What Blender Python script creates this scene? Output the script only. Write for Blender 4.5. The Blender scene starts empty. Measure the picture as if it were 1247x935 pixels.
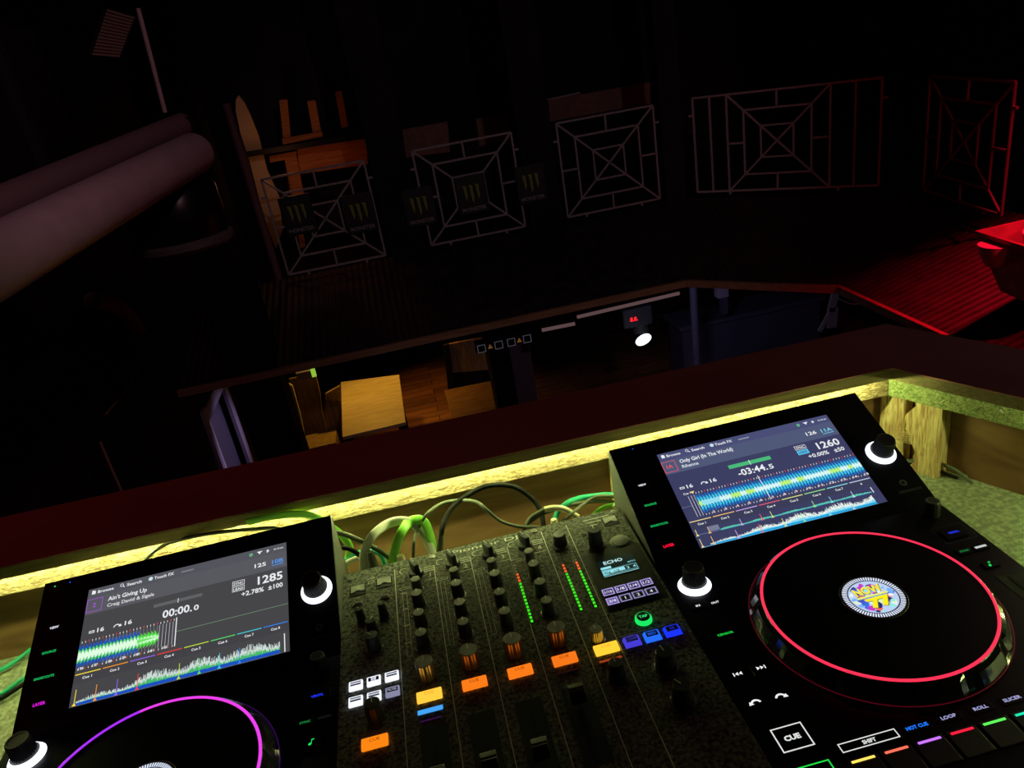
import bpy, math, random
from mathutils import Vector, Matrix
random.seed(7)
COL = bpy.context.scene.collection
sc = bpy.context.scene
PI = math.pi

# ================================================================ camera
W, H = 1247, 935
CR = Vector((0.97047, -0.18155, -0.15883)).normalized()
CU = Vector((0.218147, 0.379516, 0.899099)).normalized()
CF = CR.cross(CU) * -1
CU = CR.cross(CF)
F = 917.67
EYE = Vector((0, 0, 1.54))
cam = bpy.data.cameras.new('camera')
cam.sensor_width = 36; cam.lens = 36 * F / W; cam.clip_start = 0.02; cam.clip_end = 60
camo = bpy.data.objects.new('camera', cam); COL.objects.link(camo)
camo.matrix_world = Matrix.Translation(EYE) @ Matrix((( CR.x, CU.x, -CF.x), (CR.y, CU.y, -CF.y), (CR.z, CU.z, -CF.z))).to_4x4()
sc.camera = camo

# ================================================================ world, view, lights
w = bpy.data.worlds.new('world'); sc.world = w; w.use_nodes = True
w.node_tree.nodes['Background'].inputs[0].default_value = (0.5, 0.42, 0.6, 1)
w.node_tree.nodes['Background'].inputs[1].default_value = 0.0022
sc.view_settings.view_transform = 'Standard'; sc.view_settings.look = 'None'
sc.view_settings.gamma = 1; sc.view_settings.exposure = 0; sc.view_settings.use_curve_mapping = False
LED_W = 0.105            # watts of one strip LED
LED_C = (0.84, 1.0, 0.36)

def light(name, kind, loc, col, power, size=0.1, aim=None, spot=60, blend=0.5, parent=None):
    l = bpy.data.lights.new(name, kind); l.color = col; l.energy = power
    if kind == 'AREA': l.shape = 'SQUARE'; l.size = size
    else: l.shadow_soft_size = size
    if kind == 'SPOT': l.spot_size = math.radians(spot); l.spot_blend = blend
    o = bpy.data.objects.new(name, l); COL.objects.link(o); o.location = loc
    if aim is not None: o.rotation_euler = (Vector(aim) - Vector(loc)).to_track_quat('-Z', 'Y').to_euler()
    if parent: o.parent = parent
    return o
light('red_stage_spot', 'SPOT', (5.0, 4.3, 2.5), (1, 0.006, 0.03), 760, 0.05, (4.0, 3.35, -0.5), 70, 1.0)
light('red_side_fill', 'SPOT', (4.1, 2.0, 1.3), (1, 0.006, 0.03), 300, 0.05, (3.62, 3.4, -0.5), 50, 1.0)  # added fill for the canopy part that the box shadows from the main spot
light('pink_rail_fill', 'SPOT', (1.6, -0.8, 3.1), (1, 0.62, 0.72), 95, 0.1, (1.2, 7.6, 0.45), 44, 0.6)  # added fill from behind the camera that brightens the railings
light('red_stage_lamp', 'SPOT', (3.0, -0.5, 3.0), (1, 0.05, 0.06), 48, 0.1, (4.4, 5.6, 0.4), 40, 0.8)
light('red_ledge_fill', 'SPOT', (-1.85, 1.3, 2.3), (1, 0.03, 0.03), 4.0, 0.1, (-0.42, 0.9, 1.09), 36, 1.0)  # red fill put in for the left end of the ledge
light('rose_ledge_fill', 'SPOT', (2.9, 2.2, 2.9), (1, 0.62, 0.58), 9.5, 0.1, (0.15, 0.88, 1.09), 46, 0.8)  # no real fixture; added to lift the ledge out of black
light('warm_table_lamp', 'SPOT', (-0.75, 9.3, -0.85), (1, 0.52, 0.07), 52, 0.08, (-0.75, 8.9, -2.25), 120, 0.9)
light('warm_floor_fill', 'SPOT', (-0.1, 10.2, -0.8), (1, 0.40, 0.08), 55, 0.1, (0.0, 10.2, -3.0), 74, 0.9)  # extra warm fill, added to spread light over the lower floorboards
light('warm_gallery_lamp', 'POINT', (-1.0, 8.3, 0.9), (1, 0.38, 0.14), 1.5, 0.1)
light('orange_gallery_lamp', 'POINT', (-0.55, 8.55, 0.62), (1, 0.12, 0.01), 0.34, 0.08)
light('violet_room_fill', 'SPOT', (2.4, 6.6, -0.9), (0.62, 0.55, 1.0), 17, 0.15, (3.2, 9.4, -2.6), 120, 0.8)  # added to raise the dim ambient light of the lower room
light('violet_door_fill', 'SPOT', (-0.1, 7.0, -1.0), (0.78, 0.6, 1.0), 55, 0.1, (-2.05, 6.95, -1.6), 34, 0.6)  # added fill that picks out the door frame
light('pink_pipe_fill', 'SPOT', (0.9, 0.4, 2.9), (1, 0.48, 0.58), 38, 0.1, (-0.85, 2.7, 1.45), 40, 0.8)  # unseen fill put in to brighten the pipes and flood lamp

# ================================================================ helpers
def S(r, g, b, k=1.0):
    f = lambda c: (c / 255 / 12.92 if c / 255 <= 0.04045 else ((c / 255 + 0.055) / 1.055) ** 2.4) * k
    return (f(r), f(g), f(b))
def ray(x, y): return CR * ((x - W / 2) / F) - CU * ((y - H / 2) / F) + CF
def onz(x, y, z): d = ray(x, y); return EYE + d * ((z - EYE.z) / d.z)
def ony(x, y, Y): d = ray(x, y); return EYE + d * (Y / d.y)
def onx(x, y, X): d = ray(x, y); return EYE + d * (X / d.x)

def mat(name, col, rough=0.5, metal=0.0, spec=0.5, col2=None, scale=20, detail=4, bump=0.0, ramp=(0.35, 0.65), stretch=None, trans=0):
    m = bpy.data.materials.new(name); m.use_nodes = True
    nt = m.node_tree; b = nt.nodes['Principled BSDF']
    b.inputs['Base Color'].default_value = (*col, 1); b.inputs['Roughness'].default_value = rough
    b.inputs['Metallic'].default_value = metal; b.inputs['Specular IOR Level'].default_value = spec
    if trans: b.inputs['Transmission Weight'].default_value = trans
    if col2 is not None or bump:
        tc = nt.nodes.new('ShaderNodeTexCoord'); mp = nt.nodes.new('ShaderNodeMapping')
        if stretch: mp.inputs['Scale'].default_value = stretch
        nt.links.new(tc.outputs['Object'], mp.inputs['Vector'])
        n = nt.nodes.new('ShaderNodeTexNoise'); n.inputs['Scale'].default_value = scale; n.inputs['Detail'].default_value = detail
        nt.links.new(mp.outputs[0], n.inputs['Vector'])
        if col2 is not None:
            r = nt.nodes.new('ShaderNodeValToRGB')
            r.color_ramp.elements[0].position = ramp[0]; r.color_ramp.elements[0].color = (*col, 1)
            r.color_ramp.elements[1].position = ramp[1]; r.color_ramp.elements[1].color = (*col2, 1)
            nt.links.new(n.outputs[0], r.inputs[0]); nt.links.new(r.outputs[0], b.inputs['Base Color'])
        if bump:
            bp = nt.nodes.new('ShaderNodeBump'); bp.inputs['Strength'].default_value = bump; bp.inputs['Distance'].default_value = 0.004
            nt.links.new(n.outputs[0], bp.inputs['Height']); nt.links.new(bp.outputs[0], b.inputs['Normal'])
    return m
def wood(name, a, b_, rot=(0, 0, 0), scale=1.0, rough=0.7, bump=0.15, stretch=(1, 14, 14), plank=0):
    m = bpy.data.materials.new(name); m.use_nodes = True; nt = m.node_tree; b = nt.nodes['Principled BSDF']
    b.inputs['Roughness'].default_value = rough
    tc = nt.nodes.new('ShaderNodeTexCoord'); mp = nt.nodes.new('ShaderNodeMapping')
    mp.inputs['Rotation'].default_value = rot; mp.inputs['Scale'].default_value = [s * scale for s in stretch]
    nt.links.new(tc.outputs['Object'], mp.inputs['Vector'])
    n = nt.nodes.new('ShaderNodeTexNoise'); n.inputs['Scale'].default_value = 3; n.inputs['Detail'].default_value = 7; n.inputs['Distortion'].default_value = 1.2
    nt.links.new(mp.outputs[0], n.inputs['Vector'])
    r = nt.nodes.new('ShaderNodeValToRGB'); r.color_ramp.elements[0].position = 0.36; r.color_ramp.elements[1].position = 0.64
    r.color_ramp.elements[0].color = (*a, 1); r.color_ramp.elements[1].color = (*b_, 1)
    nt.links.new(n.outputs[0], r.inputs[0]); out = r.outputs[0]
    if plank:
        bk = nt.nodes.new('ShaderNodeTexBrick'); bk.inputs['Scale'].default_value = 1
        bk.inputs['Brick Width'].default_value = plank * 9; bk.inputs['Row Height'].default_value = plank
        bk.inputs['Mortar Size'].default_value = 0.006; bk.inputs['Color1'].default_value = (1, 1, 1, 1)
        bk.inputs['Color2'].default_value = (0.45, 0.45, 0.45, 1); bk.inputs['Mortar'].default_value = (0.05, 0.05, 0.05, 1)
        nt.links.new(tc.outputs['Object'], bk.inputs['Vector'])
        mx = nt.nodes.new('ShaderNodeMix'); mx.data_type = 'RGBA'; mx.blend_type = 'MULTIPLY'; mx.inputs[0].default_value = 1
        nt.links.new(out, mx.inputs[6]); nt.links.new(bk.outputs[0], mx.inputs[7]); out = mx.outputs[2]
    nt.links.new(out, b.inputs['Base Color'])
    bp = nt.nodes.new('ShaderNodeBump'); bp.inputs['Strength'].default_value = bump; bp.inputs['Distance'].default_value = 0.003
    nt.links.new(n.outputs[0], bp.inputs['Height']); nt.links.new(bp.outputs[0], b.inputs['Normal'])
    return m
def glowmat():
    m = bpy.data.materials.new('lit_display'); m.use_nodes = True; nt = m.node_tree; b = nt.nodes['Principled BSDF']
    b.inputs['Base Color'].default_value = (0.01, 0.01, 0.01, 1); b.inputs['Roughness'].default_value = 0.35
    b.inputs['Specular IOR Level'].default_value = 0.2
    a = nt.nodes.new('ShaderNodeAttribute'); a.attribute_name = 'Col'
    nt.links.new(a.outputs['Color'], b.inputs['Emission Color']); b.inputs['Emission Strength'].default_value = 1
    return m
GLOW = glowmat()
M = dict(
    face=mat('gloss_black_faceplate', (0.006, 0.006, 0.008), 0.28, spec=0.35),
    body=mat('charcoal_plastic', (0.085, 0.085, 0.08), 0.5, col2=(0.11, 0.11, 0.10), scale=60, bump=0.05),
    knob=mat('black_rubber', (0.012, 0.012, 0.012), 0.45),
    knobgrey=mat('dusty_grey_knob', (0.05, 0.05, 0.048), 0.55, col2=(0.16, 0.16, 0.15), scale=120),
    cap=mat('brushed_knob_top', (0.20, 0.20, 0.19), 0.5, 0.2, col2=(0.4, 0.4, 0.37), scale=90),
    mixer=mat('dusty_mixer_panel', (0.017, 0.0175, 0.016), 0.7, spec=0.08, col2=(0.33, 0.345, 0.285), scale=300, detail=14, ramp=(0.33, 0.80), bump=0.08),
    mixdark=mat('black_mixer_panel', (0.012, 0.012, 0.013), 0.5, spec=0.15, col2=(0.03, 0.03, 0.03), scale=70),
    print_=mat('pale_printing', (0.92, 0.92, 0.86), 0.7, spec=0.1),
    ribs=mat('ribbed_metal_knob', (0.45, 0.42, 0.40), 0.28, 0.9),
    skirt=mat('gloss_jog_skirt', (0.02, 0.02, 0.022), 0.12, spec=0.9),
    ledge=mat('dark_red_brown_paint', (0.48, 0.165, 0.15), 0.65, col2=(0.60, 0.205, 0.185), scale=6, bump=0.12, spec=0.25),
    rawedge=wood('raw_pine_edge', (0.20, 0.145, 0.05), (0.30, 0.22, 0.08), stretch=(2, 30, 60), scale=1.6),
    pine=wood('rough_sawn_pine', (0.24, 0.15, 0.065), (0.62, 0.46, 0.26), stretch=(16, 40, 40), scale=2.2, bump=1.0),
    pineg=wood('green_lit_pine', (0.13, 0.20, 0.05), (0.42, 0.46, 0.18), stretch=(4, 40, 40), scale=2.0, bump=0.9),  # the side rail's green light is put into the pine colour
    pinev=wood('rough_sawn_stud', (0.34, 0.19, 0.07), (0.66, 0.52, 0.24), stretch=(40, 40, 5), scale=1.6, bump=0.8),
    ply=wood('knotty_plywood', (0.17, 0.075, 0.028), (0.30, 0.155, 0.06), stretch=(1.0, 1, 7), scale=1.3, bump=0.1),
    counter=mat('speckled_grey_counter', (0.19, 0.22, 0.14), 0.5, col2=(0.46, 0.52, 0.33), scale=170, detail=14, bump=0.5, ramp=(0.40, 0.76)),
    black=mat('matt_black', (0.008, 0.008, 0.009), 0.7, spec=0.2),
    blackwall=mat('black_painted_wall', (0.02, 0.019, 0.024), 0.85, spec=0.1, col2=(0.027, 0.026, 0.03), scale=3),
    floorb=mat('dark_carpet', (0.012, 0.01, 0.01), 0.95, spec=0.05, col2=(0.02, 0.016, 0.016), scale=40),
    rail=mat('pale_painted_steel', (0.40, 0.38, 0.38), 0.5, col2=(0.5, 0.46, 0.46), scale=30),
    canopy=mat('dark_corrugated_sheet', (0.02, 0.018, 0.016), 0.55, spec=0.3, col2=(0.045, 0.034, 0.03), scale=9, bump=0.3),
    trim=wood('varnished_pine_trim', (0.30, 0.18, 0.09), (0.45, 0.30, 0.16), stretch=(1, 12, 12)),
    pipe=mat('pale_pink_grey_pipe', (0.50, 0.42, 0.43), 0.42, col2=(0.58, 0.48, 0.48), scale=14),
    floorw=wood('dark_floorboards', (0.20, 0.085, 0.025), (0.34, 0.16, 0.05), stretch=(1, 9, 9), plank=0.16, bump=0.1, rough=0.45),
    tabletop=wood('pale_tabletop', (0.62, 0.50, 0.26), (0.76, 0.62, 0.34), stretch=(1, 5, 5), bump=0.02, rough=0.5),
    tablewood=wood('orange_wood_table', (0.34, 0.16, 0.05), (0.5, 0.26, 0.09), stretch=(1, 7, 7), rough=0.45),
    bench=wood('bench_wood', (0.26, 0.16, 0.05), (0.42, 0.28, 0.1), stretch=(8, 8, 1)),
    panelw=mat('warm_lit_wall', (0.62, 0.46, 0.24), 0.7, col2=(0.7, 0.52, 0.3), scale=5),  # warm light on the gallery wall is put into this cream colour
    orangew=wood('orange_lit_frame', (0.42, 0.15, 0.03), (0.6, 0.25, 0.06)),  # timber colour holds the orange light that falls on the frames
    redpole=mat('dull_rose_paint', (0.22, 0.10, 0.11), 0.6),
    violet=mat('pale_violet_paint', (0.42, 0.36, 0.5), 0.6),
    violetd=mat('dark_violet_board', (0.09, 0.08, 0.13), 0.7),
    white=mat('white_paint', (0.75, 0.75, 0.75), 0.5),
    chrome=mat('scuffed_chrome', (0.7, 0.7, 0.7), 0.25, 1.0),
    redbox=mat('brown_planter_wood', (0.22, 0.12, 0.09), 0.6, col2=(0.3, 0.17, 0.12), scale=12),
    bowl=mat('pale_ceramic', (0.55, 0.45, 0.55), 0.4),
    grille=mat('beige_lamp_grille', (0.24, 0.16, 0.11), 0.6),
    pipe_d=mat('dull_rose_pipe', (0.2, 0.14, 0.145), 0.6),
    c_lime=mat('lime_cable_jacket', (0.28, 0.72, 0.08), 0.35), c_teal=mat('teal_cable_jacket', (0.02, 0.42, 0.24), 0.35),
    c_olive=mat('grey_cable_jacket', (0.10, 0.11, 0.075), 0.5, spec=0.25), c_pale=mat('pale_cable_jacket', (0.62, 0.62, 0.5), 0.4),
    c_black=mat('black_cable_jacket', (0.008, 0.008, 0.007), 0.65, spec=0.08), c_cream=mat('cream_cable_sleeve', (0.66, 0.60, 0.40), 0.5),
)

class MB:
    def __init__(s, T=None): s.v = []; s.f = []; s.c = []; s.T = T or (lambda x, y, z: Vector((x, y, z)))
    def add(s, vs, fs, col=(0, 0, 0)):
        n = len(s.v); s.v += [s.T(*p) for p in vs]
        for f in fs: s.f.append([i + n for i in f]); s.c.append(col)
        return s
    def box(s, x0, y0, z0, x1, y1, z1, col=(0, 0, 0)):
        return s.add([(x0, y0, z0), (x1, y0, z0), (x1, y1, z0), (x0, y1, z0), (x0, y0, z1), (x1, y0, z1), (x1, y1, z1), (x0, y1, z1)],
                     [(0, 3, 2, 1), (4, 5, 6, 7), (0, 1, 5, 4), (1, 2, 6, 5), (2, 3, 7, 6), (3, 0, 4, 7)], col)
    def prism(s, pts, a, b, axis='x', col=(0, 0, 0)):     # polygon extruded along an axis
        n = len(pts)
        mk = {'x': lambda p, q: (q, p[0], p[1]), 'y': lambda p, q: (p[0], q, p[1]), 'z': lambda p, q: (p[0], p[1], q)}[axis]
        vs = [mk(p, a) for p in pts] + [mk(p, b) for p in pts]
        fs = [tuple(range(n))[::-1], tuple(range(n, 2 * n))] + [(i, (i + 1) % n, n + (i + 1) % n, n + i) for i in range(n)]
        return s.add(vs, fs, col)
    def lathe(s, cx, cy, prof, n=32, col=(0, 0, 0), knurl=0, cap=True):      # prof: (r, z) from the bottom up
        vs = []; fs = []
        for r, z in prof:
            for i in range(n):
                a = 2 * PI * i / n; rr = r * (1 - knurl * (i % 2)); vs.append((cx + rr * math.cos(a), cy + rr * math.sin(a), z))
        for k in range(len(prof) - 1):
            for i in range(n): j = (i + 1) % n; fs.append((k * n + i, k * n + j, (k + 1) * n + j, (k + 1) * n + i))
        if cap: fs.append(tuple(range((len(prof) - 1) * n, len(prof) * n))); fs.append(tuple(range(n))[::-1])
        return s.add(vs, fs, col)
    def annulus(s, cx, cy, r0, r1, z, n=48, col=(0, 0, 0), a0=0, a1=2 * PI, cf=None):
        for i in range(n):
            t0 = a0 + (a1 - a0) * i / n; t1 = a0 + (a1 - a0) * (i + 1) / n
            s.add([(cx + r * math.cos(t), cy + r * math.sin(t), z) for r, t in ((r0, t0), (r1, t0), (r1, t1), (r0, t1))], [(0, 1, 2, 3)], cf(t0) if cf else col)
        return s
    def torus(s, cx, cy, z, R, r, n=96, m=8, cf=None):
        vs = [(cx + (R + r * math.cos(b)) * math.cos(a), cy + (R + r * math.cos(b)) * math.sin(a), z + r * math.sin(b))
              for a in [2 * PI * i / n for i in range(n)] for b in [2 * PI * j / m for j in range(m)]]
        for i in range(n):
            a = 2 * PI * i / n
            s.add([vs[(i * m + j) % (n * m)] for j in range(m)] + [vs[((i + 1) * m + j) % (n * m)] for j in range(m)],
                  [(j, (j + 1) % m, m + (j + 1) % m, m + j)[::-1] for j in range(m)], cf(a) if cf else (0, 0, 0))
        return s
    def bar(s, a, b, wd, hd=None, up=(0, 0, 1), col=(0, 0, 0)):     # square bar from a to b
        a = Vector(a); b = Vector(b); hd = hd or wd; d = (b - a).normalized(); u = Vector(up)
        if abs(d.dot(u)) > 0.95: u = Vector((0, 1, 0))
        x = d.cross(u).normalized() * wd / 2; y = x.cross(d).normalized() * hd / 2
        vs = [a - x - y, a + x - y, a + x + y, a - x + y, b - x - y, b + x - y, b + x + y, b - x + y]
        return s.add([tuple(v) for v in vs], [(0, 1, 2, 3), (7, 6, 5, 4), (0, 4, 5, 1), (1, 5, 6, 2), (2, 6, 7, 3), (3, 7, 4, 0)], col)
    def tube(s, pts, r, n=10, r2=None, flat=1.0, col=(0, 0, 0), sub=6):     # smooth tube through points
        P = [Vector(p) for p in pts]; Q = []
        if len(P) > 2 and sub > 1:
            E = [P[0] * 2 - P[1]] + P + [P[-1] * 2 - P[-2]]
            for i in range(1, len(E) - 2):
                for k in range(sub):
                    t = k / sub; p0, p1, p2, p3 = E[i - 1:i + 3]
                    Q.append(0.5 * ((2 * p1) + (p2 - p0) * t + (2 * p0 - 5 * p1 + 4 * p2 - p3) * t * t + (-p0 + 3 * p1 - 3 * p2 + p3) * t ** 3))
            Q.append(P[-1])
        else: Q = P
        vs = []; N = len(Q); up = None
        for i, q in enumerate(Q):
            d = (Q[min(i + 1, N - 1)] - Q[max(i - 1, 0)]).normalized()
            if up is None: up = Vector((0, 1, 0)) if abs(d.y) < 0.9 else Vector((0, 0, 1))
            x = d.cross(up).normalized(); up2 = x.cross(d).normalized(); up = up2
            rr = r if r2 is None else r + (r2 - r) * i / (N - 1)
            for j in range(n):
                a = 2 * PI * j / n; vs.append(tuple(q + x * rr * math.cos(a) + up2 * rr * math.sin(a) * flat))
        fs = [(i * n + j, i * n + (j + 1) % n, (i + 1) * n + (j + 1) % n, (i + 1) * n + j) for i in range(N - 1) for j in range(n)]
        fs += [tuple(range(n))[::-1], tuple(range((N - 1) * n, N * n))]
        return s.add(vs, fs, col)
    # flat artwork in a plane, for lit screens and printed marks
    def rect(s, u0, v0, u1, v1, z, col): return s.add([(u0, v0, z), (u1, v0, z), (u1, v1, z), (u0, v1, z)], [(0, 1, 2, 3)], col)
    def poly(s, pts, z, col): return s.add([(p[0], p[1], z) for p in pts], [tuple(range(len(pts)))], col)
    def outline(s, u0, v0, u1, v1, t, z, col):
        for a in ((u0, v0, u1, v0 + t), (u0, v1 - t, u1, v1), (u0, v0 + t, u0 + t, v1 - t), (u1 - t, v0 + t, u1, v1 - t)): s.rect(*a, z, col)
        return s
    def text(s, txt, u, v, h, z, col, w=None, al='l', rot=0, bold=0.02, shear=0):
        vs, fs, tw, th = glyphs(txt, bold); k = h / th; kx = k if w is None else w / tw
        ww = tw * kx; ox = {'l': 0, 'c': -ww / 2, 'r': -ww}[al]; c, sn = math.cos(rot), math.sin(rot)
        out = []
        for x, y in vs:
            X = x * kx + ox + y * k * shear; Y = y * k; out.append((u + X * c - Y * sn, v + X * sn + Y * c, z))
        return s.add(out, fs, col)
    def build(s, name, m, parent=None, smooth=False, bevel=0, label=None, seg=2):
        me = bpy.data.meshes.new(name); me.from_pydata([tuple(v) for v in s.v], [], s.f); me.update()
        if m is GLOW:
            at = me.color_attributes.new('Col', 'FLOAT_COLOR', 'CORNER'); buf = []
            for f, c in zip(s.f, s.c): buf += [c[0], c[1], c[2], 1.0] * len(f)
            at.data.foreach_set('color', buf)
        me.materials.append(m)
        o = bpy.data.objects.new(name, me); COL.objects.link(o)
        if parent: o.parent = parent
        if smooth:
            me.shade_smooth() if hasattr(me, 'shade_smooth') else None
            md = o.modifiers.new('edge', 'EDGE_SPLIT'); md.split_angle = math.radians(35)
        if bevel:
            md = o.modifiers.new('bevel', 'BEVEL'); md.width = bevel; md.segments = seg; md.limit_method = 'ANGLE'; md.angle_limit = math.radians(40)
        if label: o['label'] = label
        return o
_g = {}
def glyphs(txt, bold):
    k = (txt, bold)
    if k not in _g:
        cu = bpy.data.curves.new('t', 'FONT'); cu.body = txt; cu.size = 1; cu.resolution_u = 2; cu.offset = bold
        ob = bpy.data.objects.new('t', cu); COL.objects.link(ob)
        dg = bpy.context.evaluated_depsgraph_get(); me = bpy.data.meshes.new_from_object(ob.evaluated_get(dg))
        vs = [(v.co.x, v.co.y) for v in me.vertices]; fs = [tuple(p.vertices) for p in me.polygons]
        bpy.data.objects.remove(ob); bpy.data.curves.remove(cu); bpy.data.meshes.remove(me)
        x0 = min(v[0] for v in vs); x1 = max(v[0] for v in vs)
        _g[k] = ([(x - x0, y) for x, y in vs], fs, x1 - x0, 0.70)
    return _g[k]
def tag(o, label=None, cat=None, group=None, kind=None):
    if label: o['label'] = label
    if cat: o['category'] = cat
    if group: o['group'] = group
    if kind: o['kind'] = kind
    return o
def empty(name, loc, label, cat, group=None, rz=0):
    o = bpy.data.objects.new(name, None); COL.objects.link(o); o.location = loc; o.rotation_euler = (0, 0, rz); o.empty_display_size = 0.05
    return tag(o, label, cat, group)
def struct(o): o['kind'] = 'structure'; return o

# ================================================================ the DJ booth and room shell
ZL, ZC = 1.09, 0.925
NA, NC, ND = Vector((-1.35, 0.830, 0)), Vector((0.572, 0.791, 0)), Vector((1.06, -0.178, 0))
dA = (NC - NA).normalized(); nA = Vector((-dA.y, dA.x, 0))
dD = (ND - NC).normalized(); nD = Vector((-dD.y, dD.x, 0))
def frameA(s, o, z): p = NC + dA * s + nA * o; return Vector((p.x, p.y, z))       # s along the front wall (corner = 0), o outward
def frameD(s, o, z): p = NC + dD * s + nD * o; return Vector((p.x, p.y, z))
# mitre: where the two offset lines meet
def mit(o):
    a = NC + nA * o; b = NC + nD * o; den = dA.x * dD.y - dA.y * dD.x; t = ((b - a).x * dD.y - (b - a).y * dD.x) / den
    return a + dA * t
def band(name, o0, o1, z0, z1, side, m, parent, bevel=0.0):
    p0, p1 = mit(o0), mit(o1)
    if side == 'A': e0, e1 = NA + nA * o0, NA + nA * o1
    else: e0, e1 = ND + nD * o0, ND + nD * o1
    pts = [(e0.x, e0.y), (p0.x, p0.y), (p1.x, p1.y), (e1.x, e1.y)]
    return MB().prism(pts, z0, z1, 'z').build(name, m, parent, bevel=bevel)
booth = empty('dj_booth', (0, 0.86, 0), 'timber DJ booth with a dark red-brown ledge on top and a speckled counter inside', 'booth')
def bpar(o): o.parent = booth; o.matrix_parent_inverse = Matrix.Translation((0, -0.86, 0)); return o
for side in 'AD':
    bpar(band('ledge_board', 0.0, 0.130, 1.074, 1.0885, side, M['rawedge'], None))
    bpar(band('ledge_top', 0.0005, 0.1295, 1.0885, ZL, side, M['ledge'], None))
    bpar(band('outer_panel', 0.072, 0.088, 0.0, 1.0738, side, M['black'], None))
bpar(band('support_rail', 0.030, 0.0545, 1.033, 1.0738, 'A', M['pine'], None, 0.0015))
bpar(band('support_rail', 0.030, 0.0545, 1.033, 1.0738, 'D', M['pineg'], None, 0.0015))
bpar(band('back_panel', 0.056, 0.071, 0.80, 1.0738, 'A', M['ply'], None))
bpar(band('back_panel', 0.062, 0.071, 0.80, 1.0738, 'D', M['ply'], None))
def studA(s0, s1, o0=0.032, o1=0.0555, z1=1.0325, m='pinev'):
    mb = MB(lambda s, o, z: frameA(s, o, z)); mb.box(s0, o0, ZC, s1, o1, z1)
    return bpar(mb.build('stud', M[m], None, bevel=0.002))
for s0 in (-1.72, -1.08, -0.368): studA(s0, s0 + 0.045)
def ragged(s0, s1, o0, o1, m, z1=1.0325):     # a board with a torn left edge
    mb = MB(lambda s, o, z: frameD(s, o, z)); n = 14; L = []
    for k in range(n + 1):
        z = ZC + (z1 - ZC) * k / n; L.append((s0 + random.uniform(-0.0035, 0.0035) + (0.007 * math.sin(k * 0.5)), z))
    pts = [(s1, ZC)] + [(s1 + random.uniform(-0.0006, 0.0006), ZC + (z1 - ZC) * k / 5) for k in range(1, 6)] + L[::-1]
    vs = [(p[0], o0, p[1]) for p in pts] + [(p[0], o1, p[1]) for p in pts]; k = len(pts)
    mb.add(vs, [tuple(range(k)), tuple(range(k, 2 * k))[::-1]] + [(i, k + i, k + (i + 1) % k, (i + 1) % k) for i in range(k)])
    return bpar(mb.build('stud', M[m], None))
mbp = MB(lambda s, o, z: frameD(s, o, z)); mbp.box(-0.034, 0.040, ZC, 0.002, 0.061, 1.0325); bpar(mbp.build('stud', M['pinev'], None, bevel=0.003))
ragged(0.013, 0.050, 0.036, 0.0615, 'pinev')
for s0 in (0.34,):
    mbp = MB(lambda s, o, z: frameD(s, o, z)); mbp.box(s0, 0.036, ZC, s0 + 0.045, 0.0615, 1.0325); bpar(mbp.build('stud', M['pinev'], None, bevel=0.002))
# splinter and a bent staple on the side rail
mbp = MB(lambda s, o, z: frameD(s, o, z)); mbp.tube([(0.118, 0.029, 1.062), (0.121, 0.020, 1.060), (0.124, 0.022, 1.054), (0.125, 0.029, 1.050)], 0.0011, 6)
bpar(mbp.build('staple', M['chrome'], None))
mbp = MB(lambda s, o, z: frameD(s, o, z))
for k in range(9): mbp.tube([(0.013, 0.038, 0.965 + k * .003), (0.003 - random.random() * .008, 0.032, 0.968 + k * .002), (-0.004 - random.random() * .006, 0.030, 0.962 + k * .004)], 0.0009, 5, 0.0002)
bpar(mbp.build('splinters', M['pinev'], None))
ct = [mit(0.0555) if 0 else mit(0.0615), ND + nD * 0.0615, Vector((ND.x, -0.6, 0)), Vector((NA.x, -0.6, 0)), NA + nA * 0.0555]
bpar(MB().prism([(p.x, p.y) for p in ct][::-1], ZC - 0.03, ZC, 'z').build('countertop', M['counter'], None))

# LED strip under the ledge: tape, chips and their light
def strip(side, s_list, label):
    t = empty('led_strip', (0, 0.86, 1.07), label, 'LED strip', 'LED strips under the booth ledge')
    fr = frameA if side == 'A' else frameD
    a, b = min(s_list) - 0.015, max(s_list) + 0.015
    inv = Matrix.Translation((0, -0.86, -1.07))
    mb = MB(lambda s, o, z: fr(s, o, z)); mb.box(a, 0.012, 1.0715, b, 0.022, 1.0738)
    o = mb.build('strip_tape', M['white'], t); o.matrix_parent_inverse = inv
    mb = MB(lambda s, o, z: fr(s, o, z))
    for s in s_list: mb.box(s - 0.0025, 0.014, 1.0700, s + 0.0025, 0.019, 1.0715, S(255, 240, 140, 2.0))
    o = mb.build('led_chips', GLOW, t); o.matrix_parent_inverse = inv; o['kind'] = 'stuff'
    for s in s_list:
        l = light('led_light', 'POINT', fr(s, 0.0165, 1.0675), LED_C, LED_W, 0.002, parent=t); l.matrix_parent_inverse = inv
strip('A', [-0.025 - 0.033 * k for k in range(40)], 'yellow glowing LED strip under the long front ledge behind the mixer')
strip('D', [0.20 + 0.033 * k for k in range(20)], 'yellow LED strip under the side ledge right of the right-hand player')

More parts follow.
